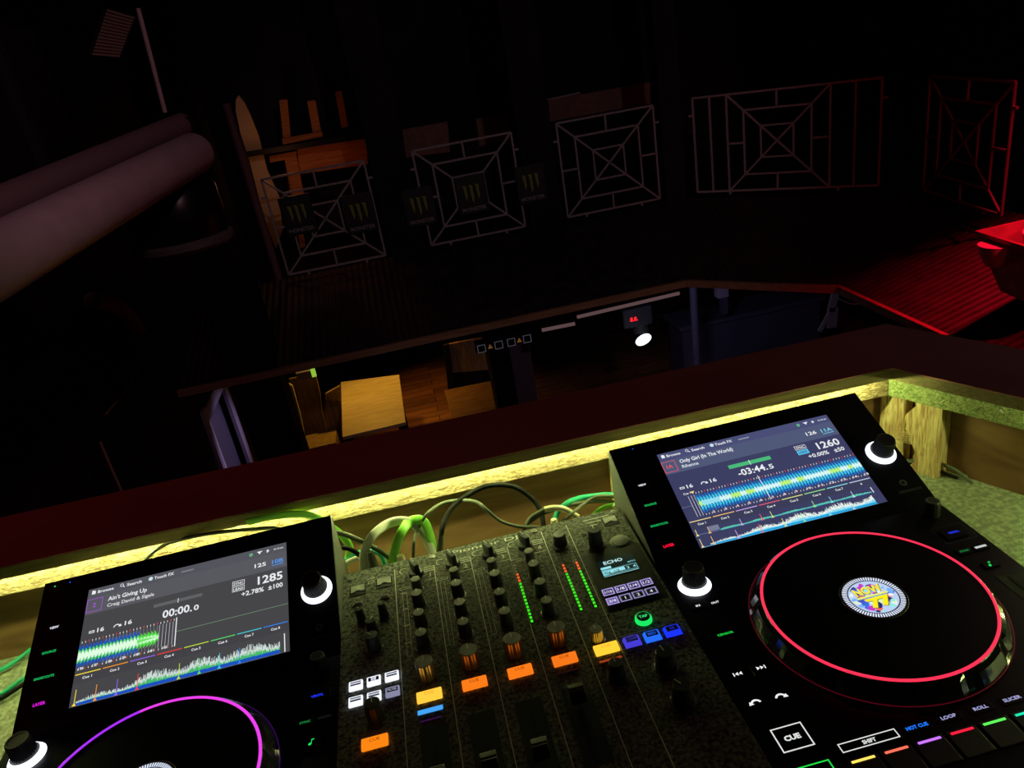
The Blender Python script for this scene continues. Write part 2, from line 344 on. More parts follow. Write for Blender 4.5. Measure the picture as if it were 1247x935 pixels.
# room shell
def slab(name, x0, y0, z0, x1, y1, z1, m): return struct(MB().box(x0, y0, z0, x1, y1, z1).build(name, M[m]))
slab('floor', -2.3, -2.6, -0.12, 5.8, 0.98, 0.0, 'floorb')
slab('floor_lower', -2.3, 0.98, -3.12, 6.6, 12.6, -3.0, 'floorw')
slab('floor_gallery', -2.3, 7.68, -0.62, 4.6, 12.6, -0.28, 'floorb')
slab('ceiling', -2.3, -2.6, 3.4, 6.6, 12.6, 3.5, 'blackwall')
slab('wall_left', -2.25, 0.98, -3.0, -2.05, 6.50, 3.4, 'blackwall')
slab('wall_left_far', -2.25, 7.40, -3.0, -2.05, 12.6, 3.4, 'blackwall')
slab('wall_left_over_door', -2.25, 6.50, -1.04, -2.05, 7.40, 3.4, 'blackwall')
slab('wall_left_booth', -2.25, -2.6, -0.12, -2.05, 0.98, 3.4, 'blackwall')
slab('wall_far', -2.25, 12.4, -3.0, 6.6, 12.6, 3.4, 'blackwall')
slab('wall_right', 6.4, -2.6, -3.0, 6.6, 12.4, 3.4, 'blackwall')
slab('wall_back', -2.25, -2.8, -0.12, 6.6, -2.6, 3.4, 'blackwall')
slab('wall_gallery', -2.05, 9.6, -0.28, 4.6, 9.7, 3.4, 'blackwall')
slab('wall_booth_front', -2.05, 0.93, -3.0, 6.4, 0.98, -0.12, 'blackwall')
slab('column_left', -1.63, 6.15, -3.0, -1.235, 6.45, 3.4, 'blackwall')
# doorway in the left wall, lower level
d = struct(MB().box(-2.16, 6.50, -3.0, -2.12, 7.40, -1.04).build('door_1', M['violetd']))
fr = MB(); fr.box(-2.055, 7.33, -3.0, -2.02, 7.46, -1.0); fr.box(-2.055, 6.44, -1.10, -2.02, 7.46, -0.97); fr.box(-2.055, 6.44, -3.0, -2.02, 6.53, -1.10)
fr.build('door_frame', M['violet'], d)
MB().box(-2.12, 6.53, -3.0, -2.056, 6.66, -1.12).build('door_jamb', M['white'], d)

# ================================================================ media players
DK = 1.01315 - ZC       # height of the flat section over the counter
TILT = 0.38783; CT, ST = math.cos(TILT), math.sin(TILT)
DW, DL = 0.3217, 0.1723
def Lo(x, y, z): return Vector((x, y, DK + z))
def Up(x, y, z): return Vector((x, y * CT - z * ST, DK + y * ST + z * CT))
mm = 0.001
def Lm(x, y, z): return Lo(x * mm, y * mm, z * mm)
def Um(x, y, z): return Up(x * mm, y * mm, z * mm)
def Scr(x, y, z): return Um(x - 108.5, y + 16.7, z + 1.3)       # screen millimetres, origin at its lower left corner
WHT = S(235, 238, 240, 1.0)

def wave_big(mb, x0, x1, cy, amp, left):
    beat = 3.5; n = int((x1 - x0) / 0.35)
    for i in range(n):
        x = x0 + i * 0.35; ph = (x % beat) / beat
        a = amp * (1 - 0.42 * ph) * random.uniform(0.85, 1.0) if ph < 0.8 else amp * 0.34
        if left and x > 61: a = amp * 0.62 * (1 - 0.5 * ph) * max(0.1, min(1, (82 - x) / 6 + .35))
        if left:
            A_, B_, C_ = (S(30, 85, 190), S(70, 215, 90), S(225, 255, 225)) if x < 61 else (S(80, 215, 70), S(100, 230, 90), S(220, 255, 220))
        else:
            green = math.sin(x * .11) + math.sin(x * .31 + 1) > .35
            A_, B_, C_ = S(20, 115, 205), S(60, 200, 235), S(190, 245, 120) if green else S(215, 250, 245)
        if ph >= 0.72 and not left: A_ = S(20, 50, 110); B_ = S(25, 120, 190)
        for k, (cc, h) in enumerate(((A_, a), (B_, a * (0.62 if left else .7)), (C_, a * ((.34 if left else .22) + 0.14 * random.random())))):
            mb.rect(x, cy - h, x + 0.36, cy + h, 0.10 + 0.05 * k, cc)
def ticks(mb, x0, x1, top, bot, red0):
    k = 0; x = x0
    while x < x1:
        red = (k - red0) % 4 == 0
        c = S(250, 60, 60) if red else S(240, 240, 240)
        mb.rect(x - 0.28, top - 2.2, x + 0.28, top + (0.6 if red else 0), 0.3, c); mb.rect(x - 0.28, bot, x + 0.28, bot + 2.0, 0.3, c)
        x += 3.5; k += 1
def overview(mb, x0, x1, y0, hmax, cols, env, z=0.1, step=0.45):
    x = x0
    while x < x1:
        e = env((x - x0) / (x1 - x0)); h = hmax * e * random.uniform(0.55, 1.0)
        a, b = hmax * .22 * min(1, .4 + e), h * .58
        mb.rect(x, y0, x + step * 1.02, y0 + h, z, cols[2]); mb.rect(x, y0, x + step * 1.02, y0 + max(a, b), z + .05, cols[1]); mb.rect(x, y0, x + step * 1.02, y0 + a * random.uniform(.8, 1), z + .1, cols[0])
        x += step

def media_player(pos, yaw, left, label):
    t = empty('media_player', (pos[0], pos[1], ZC), label, 'media player', 'media players flanking the mixer', yaw)
    hw = DW / 2
    # body: a wedge whose screen half rises towards the back
    pts = [(-0.305, 0.006), (-0.305, DK - 0.008), (-0.300, DK - 0.0015), (0, DK - 0.0015), (DL * CT, DK + DL * ST - 0.0015), (DL * CT + 0.004, DK + DL * ST - 0.006), (DL * CT + 0.001, 0.006)]
    MB().prism(pts, -hw, hw, 'x').build('body', M['body'], t, bevel=0.0012)
    for sx in (-1, 1):
        for y in (-0.27, 0.12): MB().lathe(sx * 0.13, y, [(0.011, 0), (0.012, 0.008)], 20).build('foot', M['knob'], t, True)
    fp = MB(); e = 0.0006
    fp.add([tuple(Lo(x, y, z)) for z in (-0.0015, 0.0) for x, y in ((-hw + e, -0.300), (hw - e, -0.300), (hw - e, 0), (-hw + e, 0))] +
           [tuple(Up(x, DL, z)) for z in (-0.0015, 0.0) for x in (hw - e, -hw + e)],
           [(0, 3, 2, 1), (4, 5, 6, 7), (3, 9, 8, 2), (7, 6, 10, 11), (0, 1, 5, 4), (1, 2, 6, 5), (0, 4, 7, 3), (2, 8, 10, 6), (3, 7, 11, 9), (8, 9, 11, 10)])
    fp.build('faceplate', M['face'], t)
    # ---- screen
    if left: bg, hd, top, cue = S(70, 70, 73), S(88, 88, 95), S(84, 84, 92), S(66, 66, 70)
    else: bg, hd, top, cue = S(60, 62, 98), S(80, 88, 120), S(74, 78, 118), S(58, 60, 88)
    mb = MB(Scr); mb.box(-1.2, -1.2, -1.4, 218.2, 133.5, -0.15)
    scr = mb.build('screen', M['face'], t)
    mb = MB(Scr); mb.box(0, 0, -0.15, 217, 132.3, 0, bg)
    mb.rect(0, 101, 217, 121, .03, hd); mb.rect(0, 121, 217, 132.3, .03, top); mb.rect(0, 23.5, 217, 34, .03, cue)
    mb.build('backlit_panel', GLOW, scr)
    mb = MB(Scr); T = mb.text; z = .12
    mb.poly([(4.0, 125.3), (8.0, 125.3), (8.0, 128.6), (7.0, 129.9), (4.0, 129.9)], z, WHT); T('Browse', 10.3, 125.4, 3.6, z, WHT, w=17)
    mb.annulus(36, 128.2, 1.3, 1.9, z, 20, WHT); mb.poly([(37, 126.8), (37.6, 127.4), (39.4, 125.6), (38.8, 125)], z, WHT)
    T('Search', 41.5, 125.4, 3.6, z, WHT, w=16)
    mb.annulus(67.2, 127.4, 0, 2.4, z, 20, S(200, 225, 235)); T('Touch FX', 71, 125.4, 3.6, z, WHT, w=21.5)
    mb.rect(100.5, 125.6, 114, 127.1, z, S(150, 155, 175) if not left else S(130, 130, 140))
    mb.annulus(177.5, 126.6, 1.0, 1.9, z, 18, S(110, 220, 150)); mb.poly([(187, 124.6), (189.6, 128.6), (184.8, 128.6)], z, WHT); mb.rect(184.5, 127.6, 190, 128.6, z, WHT)
    mb.poly([(196, 124.6), (198, 126.6), (196, 128.6), (194.5, 127), (196, 126.6), (194.5, 125.4)], z, WHT); T('01:10 am', 203, 125.6, 2.0, z, WHT, w=10.5)
    if left:
        c = S(170, 80, 220); mb.outline(0.6, 103.6, 17, 119.4, .6, z, c); T('2', 8.8, 109, 5, z, c, al='c')
        T("Ain't Giving Up", 22.8, 112.4, 5.0, z, WHT, w=41.5); T('Craig David & Sigala', 22.8, 104.9, 4.0, z, S(215, 215, 215), w=50)
        mb.rect(73.5, 89.4, 125.2, 93.2, z, S(96, 98, 100)); mb.rect(99.2, 88.6, 99.8, 94, z + .1, WHT)
        T('00:00.', 84, 74.2, 8.8, z, WHT, w=31); T('0', 116.8, 74.2, 6.2, z, WHT, w=5.4)
        T('125', 181.5, 108.2, 4.8, z, WHT, w=12.6); T('10B', 200.6, 107.9, 5.0, z, S(85, 150, 235), w=12.6); mb.rect(200.4, 105.4, 213.4, 106.2, z, S(85, 150, 235))
        T('1285', 184.9, 86.4, 9.6, z, WHT, w=27); T('+2.78%', 167.4, 76.6, 5.4, z, WHT, w=24); T('±100', 196.2, 76.6, 5.4, z, WHT, w=15.6)
        mb.outline(157.4, 91.4, 170.6, 97.4, .5, z, WHT); T('SYNC', 164, 92.7, 3, z, WHT, w=10.6, al='c')
        mb.outline(157.4, 84.4, 170.6, 90.4, .5, z, WHT); T('LEAD', 164, 85.7, 3, z, WHT, w=10.6, al='c')
    else:
        c = S(245, 85, 95); mb.outline(0.2, 103.6, 16.4, 119.4, .6, z, c); T('1A', 8.2, 109.2, 5, z, c, al='c')
        T('Only Girl (In The World)', 22, 112.9, 5.0, z, WHT, w=66); T('Rihanna', 22, 105.5, 4.2, z, S(215, 220, 230), w=20)
        mb.rect(72.4, 88.7, 124.4, 93.9, z, S(75, 185, 120)); mb.rect(98.2, 87.8, 98.9, 94.8, z + .1, WHT)
        T('-03:44.', 79, 76.2, 8.6, z, WHT, w=35.5); T('5', 116.6, 76.2, 6.2, z, WHT, w=5.4)
        T('126', 179.4, 108.8, 4.8, z, WHT, w=13); T('11A', 198.4, 108.2, 5.0, z, S(120, 205, 235), w=13.6); mb.rect(198.6, 105.6, 212.4, 106.4, z, S(120, 205, 235))
        T('1260', 182.8, 86.6, 9.4, z, WHT, w=27.6); T('+0.00%', 166.2, 77.4, 5.2, z, WHT, w=25); T('±50', 198.2, 77.4, 5.2, z, WHT, w=12.6)
        mb.outline(156.6, 92.2, 170.4, 98, .5, z, WHT); T('SYNC', 163.5, 93.5, 3, z, WHT, w=10.6, al='c')
        mb.rect(156.6, 84.8, 170.4, 91, z, S(90, 195, 240)); T('LEAD', 163.5, 86.4, 3, z + .08, S(30, 50, 90), w=10.6, al='c')
    mb.outline(7.8, 77.6, 13.4, 80.4, .8, z, WHT); T('16', 16.2, 77, 4.8, z, WHT, w=7.2)
    mb.annulus(36.6, 77.2, 2.6, 3.7, z, 14, WHT, 0.35, PI * .95); mb.poly([(38.0, 77.4), (41.6, 77.4), (40.6, 80.4)], z, WHT); T('16', 44.6, 77.2, 4.8, z, WHT, w=7.6)
    cc = [S(250, 220, 60), S(245, 150, 40), S(150, 100, 240), S(240, 60, 60), S(190, 220, 60), S(90, 215, 110), S(70, 200, 215), S(50, 130, 235)]
    if not left: cc = [S(245, 220, 140), S(245, 195, 110), S(205, 170, 240), S(240, 95, 115), S(225, 230, 130), S(150, 230, 140), S(140, 225, 235), S(200, 210, 235)]
    for k in range(8):
        x0 = 1 + 27.1 * k; mb.rect(x0, 33.0, x0 + 25, 34.0, z, cc[k])
        if k < 7 or left: T('Cue %d' % (k + 1), x0 + 7.6, 27.6, 2.6, z, WHT, w=9.4)
        else: T('8', x0 + 11, 27.6, 2.4, z, WHT)
    if left:
        mb.rect(99.0, 37.8, 100.0, 70.8, .34, WHT); mb.rect(100, 54.2, 217, 54.6, z, S(130, 165, 130)); mb.rect(211.6, 0.5, 212.6, 20.8, .3, WHT)
        cx = [4.6, 24.6, 45, 65.2, 106, 126.2, 146.2, 166.4]; tops = [20.8] * 8
        for k, x in enumerate(cx): mb.rect(x - .35, 1, x + .35, 17.5, .32, cc[k]); mb.poly([(x - 2, .6), (x + 2, .6), (x, 4.2)], .34, cc[k])
        for k in range(7): T(str(176 + k), 5.6 + 14 * k - 2.6, 38.2, 2.6, .4, WHT, w=5.4)
    else:
        mb.rect(98.1, 37.5, 98.9, 71.5, .34, WHT); T('Cue 1', 8.6, 69.2, 2.6, z, WHT, w=8.4); mb.poly([(16.8, 71.5), (21.8, 71.5), (19.3, 68)], .34, S(245, 220, 150))
        for x in (12.5, 16, 19.3): mb.rect(x - .22, 38, x + .22, 66.5, z, S(225, 225, 235))
        mb.rect(0, 53.3, 12, 53.6, z, S(130, 150, 190)); mb.rect(24, 51, 45, 56.5, .34, S(150, 225, 240))
        mb.rect(16.8, 17, 29.4, 23.2, .05, S(120, 125, 150)); mb.rect(208.8, 14.5, 209.8, 21.8, .32, WHT)
        for k, x in enumerate([3, 17, 54.4, 78, 90, 139.6, 160, 186]):
            mb.rect(x - .35, 15, x + .35, 23, .32, cc[k]); mb.poly([(x - 1.8, 14.6), (x + 1.8, 14.6), (x, 17.8)], .34, cc[k])
        for k, x in enumerate([3, 16, 44, 71, 98, 120, 150, 178]):
            mb.rect(x - .35, .6, x + .35, 11, .32, cc[k]); mb.poly([(x - 1.8, .4), (x + 1.8, .4), (x, 3.4)], .34, cc[k])
        for k in range(14): T(str(2 + k), 30.6 + 14 * k, 38.2, 2.6, .4, WHT, w=2.6 if k < 8 else 5)
    mb.build('screen_lettering', GLOW, scr)
    mb = MB(Scr)
    if left:
        wave_big(mb, 0.2, 82, 53.6, 14.6, True); mb.poly([(60, 51.6), (60, 56), (84, 54)], .26, S(120, 230, 110)); ticks(mb, 2.5, 98.5, 70, 38, 2)
        for k in range(5): mb.rect(82 + 3.5 * k, 41, 82.4 + 3.5 * k, 67, .2, S(205, 205, 210))
        for k in range(16): mb.rect(27 + 3.5 * k, 41, 27.35 + 3.5 * k, 67, .09, S(150, 150, 160))
    else: wave_big(mb, 20.4, 216.6, 53.6, 14.2, False); ticks(mb, 22.8, 216, 69.4, 37.6, 3)
    mb.build('waveform', GLOW, scr)
    mb = MB(Scr)
    if left:
        overview(mb, 6, 207, .6, 19.5, (S(30, 80, 190), S(70, 185, 105), S(205, 220, 215)), lambda q: min(1, .3 + q * 1.6) * (.8 + .2 * math.sin(q * 22)) if q < .55 else (.6 + .35 * abs(math.sin(q * 13))))
    else:
        overview(mb, 12, 205, .4, 13, (S(30, 165, 225), S(130, 215, 240), S(240, 248, 240)), lambda q: min(1, .25 + q * 1.5) * (.82 + .18 * math.sin(q * 26)))
        overview(mb, 30, 207, 15.2, 3.0, (S(60, 170, 215), S(80, 200, 160), S(110, 215, 180)), lambda q: .8 + .2 * math.sin(q * 30))
        mb.rect(2, 15.9, 30, 16.3, .1, S(120, 150, 190)); mb.rect(1, .2, 206, .7, .12, S(120, 190, 225))
    mb.build('track_overview', GLOW, scr)
    # ---- jog wheel
    jy = -122.4
    j = MB(Lm); n = 96; vs = []; prof = [(109, .3), (108, 3.5), (102.5, 14.0), (98.5, 16.4)]
    for k, (r, z) in enumerate(prof):
        for i in range(n):
            q = (i % 8) / 8; g = 2.2 * (1 if 1 < (i % 8) < 4 else 0) * (k in (1, 2)); a = 2 * PI * i / n; vs.append(((r - g) * math.cos(a), jy + (r - g) * math.sin(a), z))
    j.add(vs, [(k * n + i, k * n + (i + 1) % n, (k + 1) * n + (i + 1) % n, (k + 1) * n + i) for k in range(3) for i in range(n)])
    j.lathe(0, jy, [(98.5, 16.2), (98.5, 18.0), (96.5, 18.3)], 96)
    jw = j.build('jog_wheel', M['skirt'], t, False)
    mb = MB(Lm); mb.lathe(0, jy, [(96, 18.0), (95.4, 18.8)], 96); mb.build('platter', M['face'], jw, True)
    if left: cf = lambda a: tuple(x * 1.15 for x in (S(165, 45, 240) if math.cos(a - .4) < .2 else S(225, 60, 225)))
    else: cf = lambda a: S(252, 50, 84, 1.1)
    mb = MB(Lm); mb.torus(0, jy, 18.3, 97.1, 1.35, cf=cf); mb.build('light_ring', GLOW, jw, True)
    rc = S(45, 10, 75) if left else S(78, 6, 22)
    mb = MB(Lm); mb.torus(0, jy, 3.0, 109.2, .35, cf=lambda a: rc if not left or True else rc); mb.build('ring_reflection', GLOW, jw)  # reflection at the foot of the skirt, painted as a glowing ring
    # centre display
    mb = MB(Lm); mb.lathe(0, jy, [(29.4, 18.6), (28.6, 19.3)], 48, knurl=0); mb.build('display_bezel', M['body'], jw, True)
    mb = MB(Lm); z = 19.4
    mb.annulus(0, jy, 0, 26.6, z, 48, S(40, 42, 60))
    for k in range(72): a = 2 * PI * k / 72; mb.annulus(0, jy, 22.2, 26.4, z + .06, 1, S(225, 235, 255, 1.1), a, a + 2 * PI / 72 * .55)
    mb.annulus(0, jy, 0, 21.2, z + .06, 48, S(190, 210, 245))
    if True:
        blobs = [S(60, 110, 225), S(120, 180, 250), S(235, 245, 255), S(200, 60, 200), S(70, 90, 200), S(240, 110, 100), S(150, 235, 230), S(230, 245, 190), S(40, 40, 120)]
        rnd = random.Random(5)
        for k in range(80):
            a = rnd.random() * 2 * PI; r = 19 * math.sqrt(rnd.random()); q = rnd.uniform(2.0, 5.4); th = rnd.random() * 3
            pts = [(r * math.cos(a) + q * math.cos(th + g) * rnd.uniform(.5, 1), jy + r * math.sin(a) + q * math.sin(th + g) * rnd.uniform(.5, 1)) for g in (0, 1.1, 2.2, 3.3, 4.4, 5.4)]
            pts = [(x, y) if math.hypot(x, y - jy) < 21 else (x * 20 / math.hypot(x, y - jy), jy + (y - jy) * 20 / math.hypot(x, y - jy)) for x, y in pts]
            mb.poly(pts, z + .1 + k * .0025, rnd.choice(blobs))
        mb.text('NOW', 0, jy + 4.2, 9.0, z + .34, S(120, 120, 90), w=27.4, al='c', bold=.06); mb.text('NOW', -.3, jy + 4.6, 9.0, z + .38, S(250, 232, 60), w=26.5, al='c', bold=.04)
        mb.rect(-15, jy + .2, 15, jy + 2.6, z + .36, S(235, 240, 120)); mb.rect(-15, jy - .6, 15, jy + .2, z + .36, S(90, 120, 190))
        mb.text('77', 2, jy - 13.2, 11, z + .34, S(110, 110, 60), w=22.6, al='c', bold=.08); mb.text('77', 1.7, jy - 12.8, 11, z + .38, S(255, 240, 30), w=22, al='c', bold=.06)
    mb.build('centre_display', GLOW, jw)
    # ---- encoders with light rings
    def encoder(Fm, x, y, name, kr=11.6, kh=23):
        mb = MB(Fm); mb.lathe(x, y, [(kr * 1.04, .6), (kr, 6), (kr * .93, kh - 1.5), (kr * .88, kh)], 48, knurl=0.05); k = mb.build(name, M['knob'], t)
        mb = MB(Fm); mb.lathe(x, y, [(kr * .86, kh), (kr * .84, kh + .35)], 36, cap=False); mb.annulus(x, y, kr * .74, kr * .86, kh + .3, 36); mb.build('knob_rim', M['knobgrey'], k)
        mb = MB(Fm); mb.lathe(x, y, [(16.9, .2), (16.5, .8), (12.9, 5.6)], 56, S(235, 240, 250, 1.9), cap=False); mb.build('light_ring', GLOW, k)
    encoder(Um, 138.9, 79.6, 'browse_knob'); encoder(Lm, -134.3, -28.5, 'loop_knob')
    # ---- lettered touch buttons
    def button(Fm, txt, x, y, col, h=2.6, w=None, bw=16, bh=9, raise_=.6, name='button', art=None):
        mb = MB(Fm); mb.box(x - bw / 2, y - bh / 2, -.4, x + bw / 2, y + bh / 2, raise_); b = mb.build(name, M['face'], t, bevel=.0004, seg=1)
        mb = MB(Fm)
        if art: art(mb, raise_ + .08)
        else: mb.text(txt, x, y - h / 2, h, raise_ + .08, col, w=w, al='c', bold=.03)
        mb.build('button_lettering', GLOW, b); return b
    gr = S(30, 190, 95)
    button(Um, 'VIEW', -139.6, 113, S(235, 235, 245), w=9.5); button(Um, 'SOURCE', -139.8, 85, gr, w=14); button(Um, 'SHORTCUTS', -139.8, 57.4, gr, w=20, bw=24)
    button(Um, 'LAYER', -139.4, 29.8, S(215, 30, 215, 1.2) if left else S(255, 20, 60, 1.2), h=3.2, w=12)
    button(Lm, 'IN', -143.1, -58, WHT, w=4.2); button(Lm, 'OUT', -126, -59.6, WHT, w=8)
    button(Lm, 'CENSOR', -134.5, -101.5, S(25, 205, 65), w=15.5, bw=20)
    def tri(mb, x, y, s, z): mb.poly([(x, y - 2), (x + 3 * s, y), (x, y + 2)] if s > 0 else [(x, y - 2), (x, y + 2), (x + 3 * s, y)], z, WHT)
    def prev(mb, z): mb.rect(-149.2, -151.2, -148.2, -147.2, z, WHT); tri(mb, -144.6, -149.2, -1, z); tri(mb, -141.2, -149.2, -1, z)
    def nxt(mb, z): tri(mb, -127.4, -149, 1, z); tri(mb, -124, -149, 1, z); mb.rect(-120.4, -151, -119.4, -147, z, WHT)
    button(Lm, '', -144.7, -149.2, WHT, bw=18, bh=14, art=prev); button(Lm, '', -123.3, -149, WHT, bw=18, bh=14, art=nxt)
    def arc(x, y, s):
        def f(mb, z): mb.annulus(x, y - 2.5, 3.2, 5.0, z, 14, WHT, .3, PI - .3); mb.poly([(x + s * 1.8, y - 2.2), (x + s * 6.4, y - 2.6), (x + s * 5.2, y + 1.2)], z, WHT)
        return f
    button(Lm, '', -144.7, -181.2, WHT, bw=18, bh=14, art=arc(-144.7, -181.2, -1)); button(Lm, '', -123.3, -182, WHT, bw=18, bh=14, art=arc(-123.3, -182, 1))
    wc = S(225, 228, 225)
    def cueart(mb, z): mb.outline(-147.4, -233, -121.2, -210.4, 1.1, z, wc); mb.text('CUE', -134.2, -223.8, 4.4, z, wc, w=13.4, al='c', bold=.05)
    def playart(mb, z): mb.outline(-146.4, -270, -119, -247.2, 1.1, z, S(30, 220, 70)); mb.poly([(-137, -262), (-129, -258.6), (-137, -255)], z, S(30, 220, 70))
    button(Lm, '', -134.2, -221.7, WHT, bw=29, bh=25, art=cueart, name='cue_button', raise_=1.2); button(Lm, '', -132.7, -258.6, WHT, bw=30, bh=26, art=playart, name='play_button', raise_=1.2)
    def shiftart(mb, z): mb.outline(-106, -245.6, -58.4, -237.4, .9, z, wc); mb.text('SHIFT', -82, -243.2, 3.2, z, wc, w=11, al='c', bold=.04)
    button(Lm, '', -82, -241.5, WHT, bw=50, bh=10, art=shiftart, name='shift_button')
    lil = S(165, 165, 215)
    button(Lm, 'HOT CUE', -41.5, -241, S(30, 120, 245, 1.2), h=3.0, w=18, bw=22)
    for txt, x, ww in (('LOOP', -14.4, 12.6), ('ROLL', 13, 12), ('SLICER', 40.3, 15)): button(Lm, txt, x, -240.5, lil, h=2.9, w=ww, bw=20)
    pc = [S(255, 215, 90, 1.3), S(255, 110, 85, 1.2), S(190, 110, 255, 1.3), S(255, 30, 60, 1.2), S(90, 240, 90, 1.2), S(30, 220, 170, 1.1), S(60, 150, 255, 1.1), S(60, 80, 255, 1.1)]
    for k in range(8):
        x = -95.6 + 27.1 * k
        mb = MB(Lm); mb.box(x - 12, -276, -.4, x + 12, -252, 1.2); b = mb.build('performance_pad', M['knob'], t, bevel=.0006)
        mb = MB(Lm); mb.box(x - 9.3, -256, 1.1, x + 9.3, -254.2, 1.6, pc[k]); mb.build('pad_light', GLOW, b)
    # right-hand column
    def note(mb, z):
        g = S(30, 220, 90); mb.annulus(133.9, -104.6, 0, 1.4, z, 12, g); mb.rect(134.9, -104.6, 135.5, -99.6, z, g); mb.rect(134.9, -100.6, 137.6, -99.6, z, g)
    mb = MB(Lm); mb.outline(122, -62, 156, -36, .5, .05, (0, 0, 0)); mb.build('button_surround', M['body'], t)
    button(Lm, 'VINYL', 138, -50, S(35, 55, 245, 1.1), h=3, w=12, bw=24, bh=15, raise_=2.2, name='vinyl_button')
    button(Lm, 'SYNC', 128, -78, S(20, 130, 60), h=2.6, w=10, bw=15, bh=8, raise_=1.6)
    button(Lm, '', 145.6, -78, WHT, bw=15, bh=8, raise_=1.6, art=lambda mb, z: mb.rect(139.6, -79.4, 151.6, -76.6, z, S(200, 205, 205) if not left else S(14, 14, 16)))
    button(Lm, '', 135.8, -102.8, WHT, bw=15, bh=9, raise_=1.6, art=note)
    mb = MB(Lm); mb.lathe(140, -14.5, [(8, .5), (7.4, 17), (6.6, 18.5)], 32, knurl=.04); k = mb.build('eject_knob', M['knob'], t)
    mb = MB(Lm); mb.annulus(140, -14.5, 5.4, 6.5, 18.55, 30); mb.build('knob_rim', M['knobgrey'], k)
    mb = MB(Lm); mb.box(128, -290, -.3, 150, -118, .3); sl = mb.build('pitch_slider', M['mixdark'], t)
    mb = MB(Lm); mb.box(137.5, -286, .3, 140.5, -122, .6); mb.build('slider_slot', M['black'], sl)
    mb = MB(Lm); mb.box(129, -208, .8, 149, -190, 11); mb.build('slider_cap', M['knob'], sl, bevel=.002)
    # indicator lights and the faint maker's mark
    mb = MB(Um); mb.annulus(-132.3, 166.5, 0, .8, .1, 10, S(40, 90, 240)); 
    if left: mb.annulus(-148.3, 165.8, 0, .9, .1, 10, S(60, 220, 80))
    mb.build('indicator_light', GLOW, t)
    mb = MB(Um); mb.annulus(139, 35, 2, 4.2, .1, 20); mb.text('DENON DJ', 141, 22.5, 3, .1, (0, 0, 0), w=26, al='c'); mb.build('printed_mark', M['body'], t)
    return t
media_player((0.34914, 0.61282), -0.004, False, 'right-hand black media player with a red-ringed jog wheel and bluish screen')
media_player((-0.30738, 0.61565), 0.00627, True, 'left-hand black media player with a purple-ringed jog wheel and grey screen')

# ================================================================ mixer
MXZ = 1.019 - ZC
mix = empty('dj_mixer', (0.018909, 0.532666, ZC), 'dusty black four-channel DJ mixer between the two media players', 'mixer')
def Mm(x, y, z): return Vector((x * mm, y * mm, MXZ + z * mm))
MB().box(-.1665, -.207, .006, .1665, .207, MXZ - .0012).build('body', M['body'], mix, bevel=.0012)
for sx in (-1, 1):
    for sy in (-1, 1): MB().lathe(sx * .13, sy * .17, [(0.012, 0), (0.013, .008)], 20).build('foot', M['knob'], mix, True)
MB(Mm).box(-166.3, -206.8, -1.2, 166.3, 206.8, 0).build('panel', M['mixer'], mix, bevel=.0006)
# darker glossy field under the effects display and level meters
mb = MB(Mm); mb.box(100.5, 38, 0, 163.5, 134, .25); mb.build('effects_field', M['mixdark'], mix)
# printed lines and lettering on the panel
mb = MB(Mm); z = .08; pc_ = (0, 0, 0)
for x, y1 in ((-107, 193), (-62, 182), (-20, 183), (23.6, 183), (67.2, 197), (97.6, 198)): mb.rect(x - .4, -200, x + .4, y1, z, pc_)
mb.text('Pioneer DJ', 0, 194.5, 6.6, z, pc_, w=78, al='c', bold=.0)
for n_, x in (('1', -67.4), ('2', -27), ('3', 16), ('4', 59)): mb.text(n_, x, 164.5, 7, z, pc_, al='c', bold=0)
for x in (-67, -27, 16, 59):
    for y in (182, 178.5, 175): mb.rect(x - 7, y, x + 6, y + .9, z, pc_)
    mb.rect(x - 8, 159.5, x + 7, 160.1, z, pc_)
for x in (-82.6, -40.4, 1.5, 44.2):
    mb.outline(x - 20, 153, x - 8.5, 157, .5, z, pc_)
    mb.annulus(x - 14, 186, 4.2, 4.8, z, 16, pc_, .8, 4.5)
for k in range(3): mb.rect(118 + k * 3, 196 - k * 6, 150 - k * 9, 197 - k * 6, z, pc_)
mb.text('USB', -134, 186, 3.2, z, pc_, al='c', bold=0)
mb.outline(-137.6, 178.6, -130.4, 182.6, .4, z, pc_)
for x in (-82.6, -40.4, 1.5, 44.2):
    for y in (133, 104, 73, 42):
        for a in range(9): t_ = PI * 1.25 - a * PI * 1.5 / 8; mb.annulus(x + 10.5 * math.cos(t_), y - 2 + 10.5 * math.sin(t_), 0, .45, z, 5, pc_)
for k in range(4): mb.rect(-101.5, 146 - k * 26, -95, 147 - k * 26, z, pc_)
mb.rect(101, 3.6, 146, 4.0, z, pc_)
mb.outline(-100, 50, -95, 148, .35, z, pc_); mb.outline(-58, 50, -53, 150, .35, z, pc_); mb.outline(-15.5, 50, -10.5, 150, .35, z, pc_)
mb.build('panel_printing', M['print_'], mix)
def screw(x, y):
    mb = MB(Mm); mb.lathe(x, y, [(4.2, 0), (3.6, 1.0)], 20); mb.annulus(x, y, 1.0, 1.9, 1.3, 12); mb.build('screw', M['cap'], mix)
for x, y in ((-157.6, 196), (-62.4, 199.2), (60, 200.4), (157, 200)): screw(x, y)
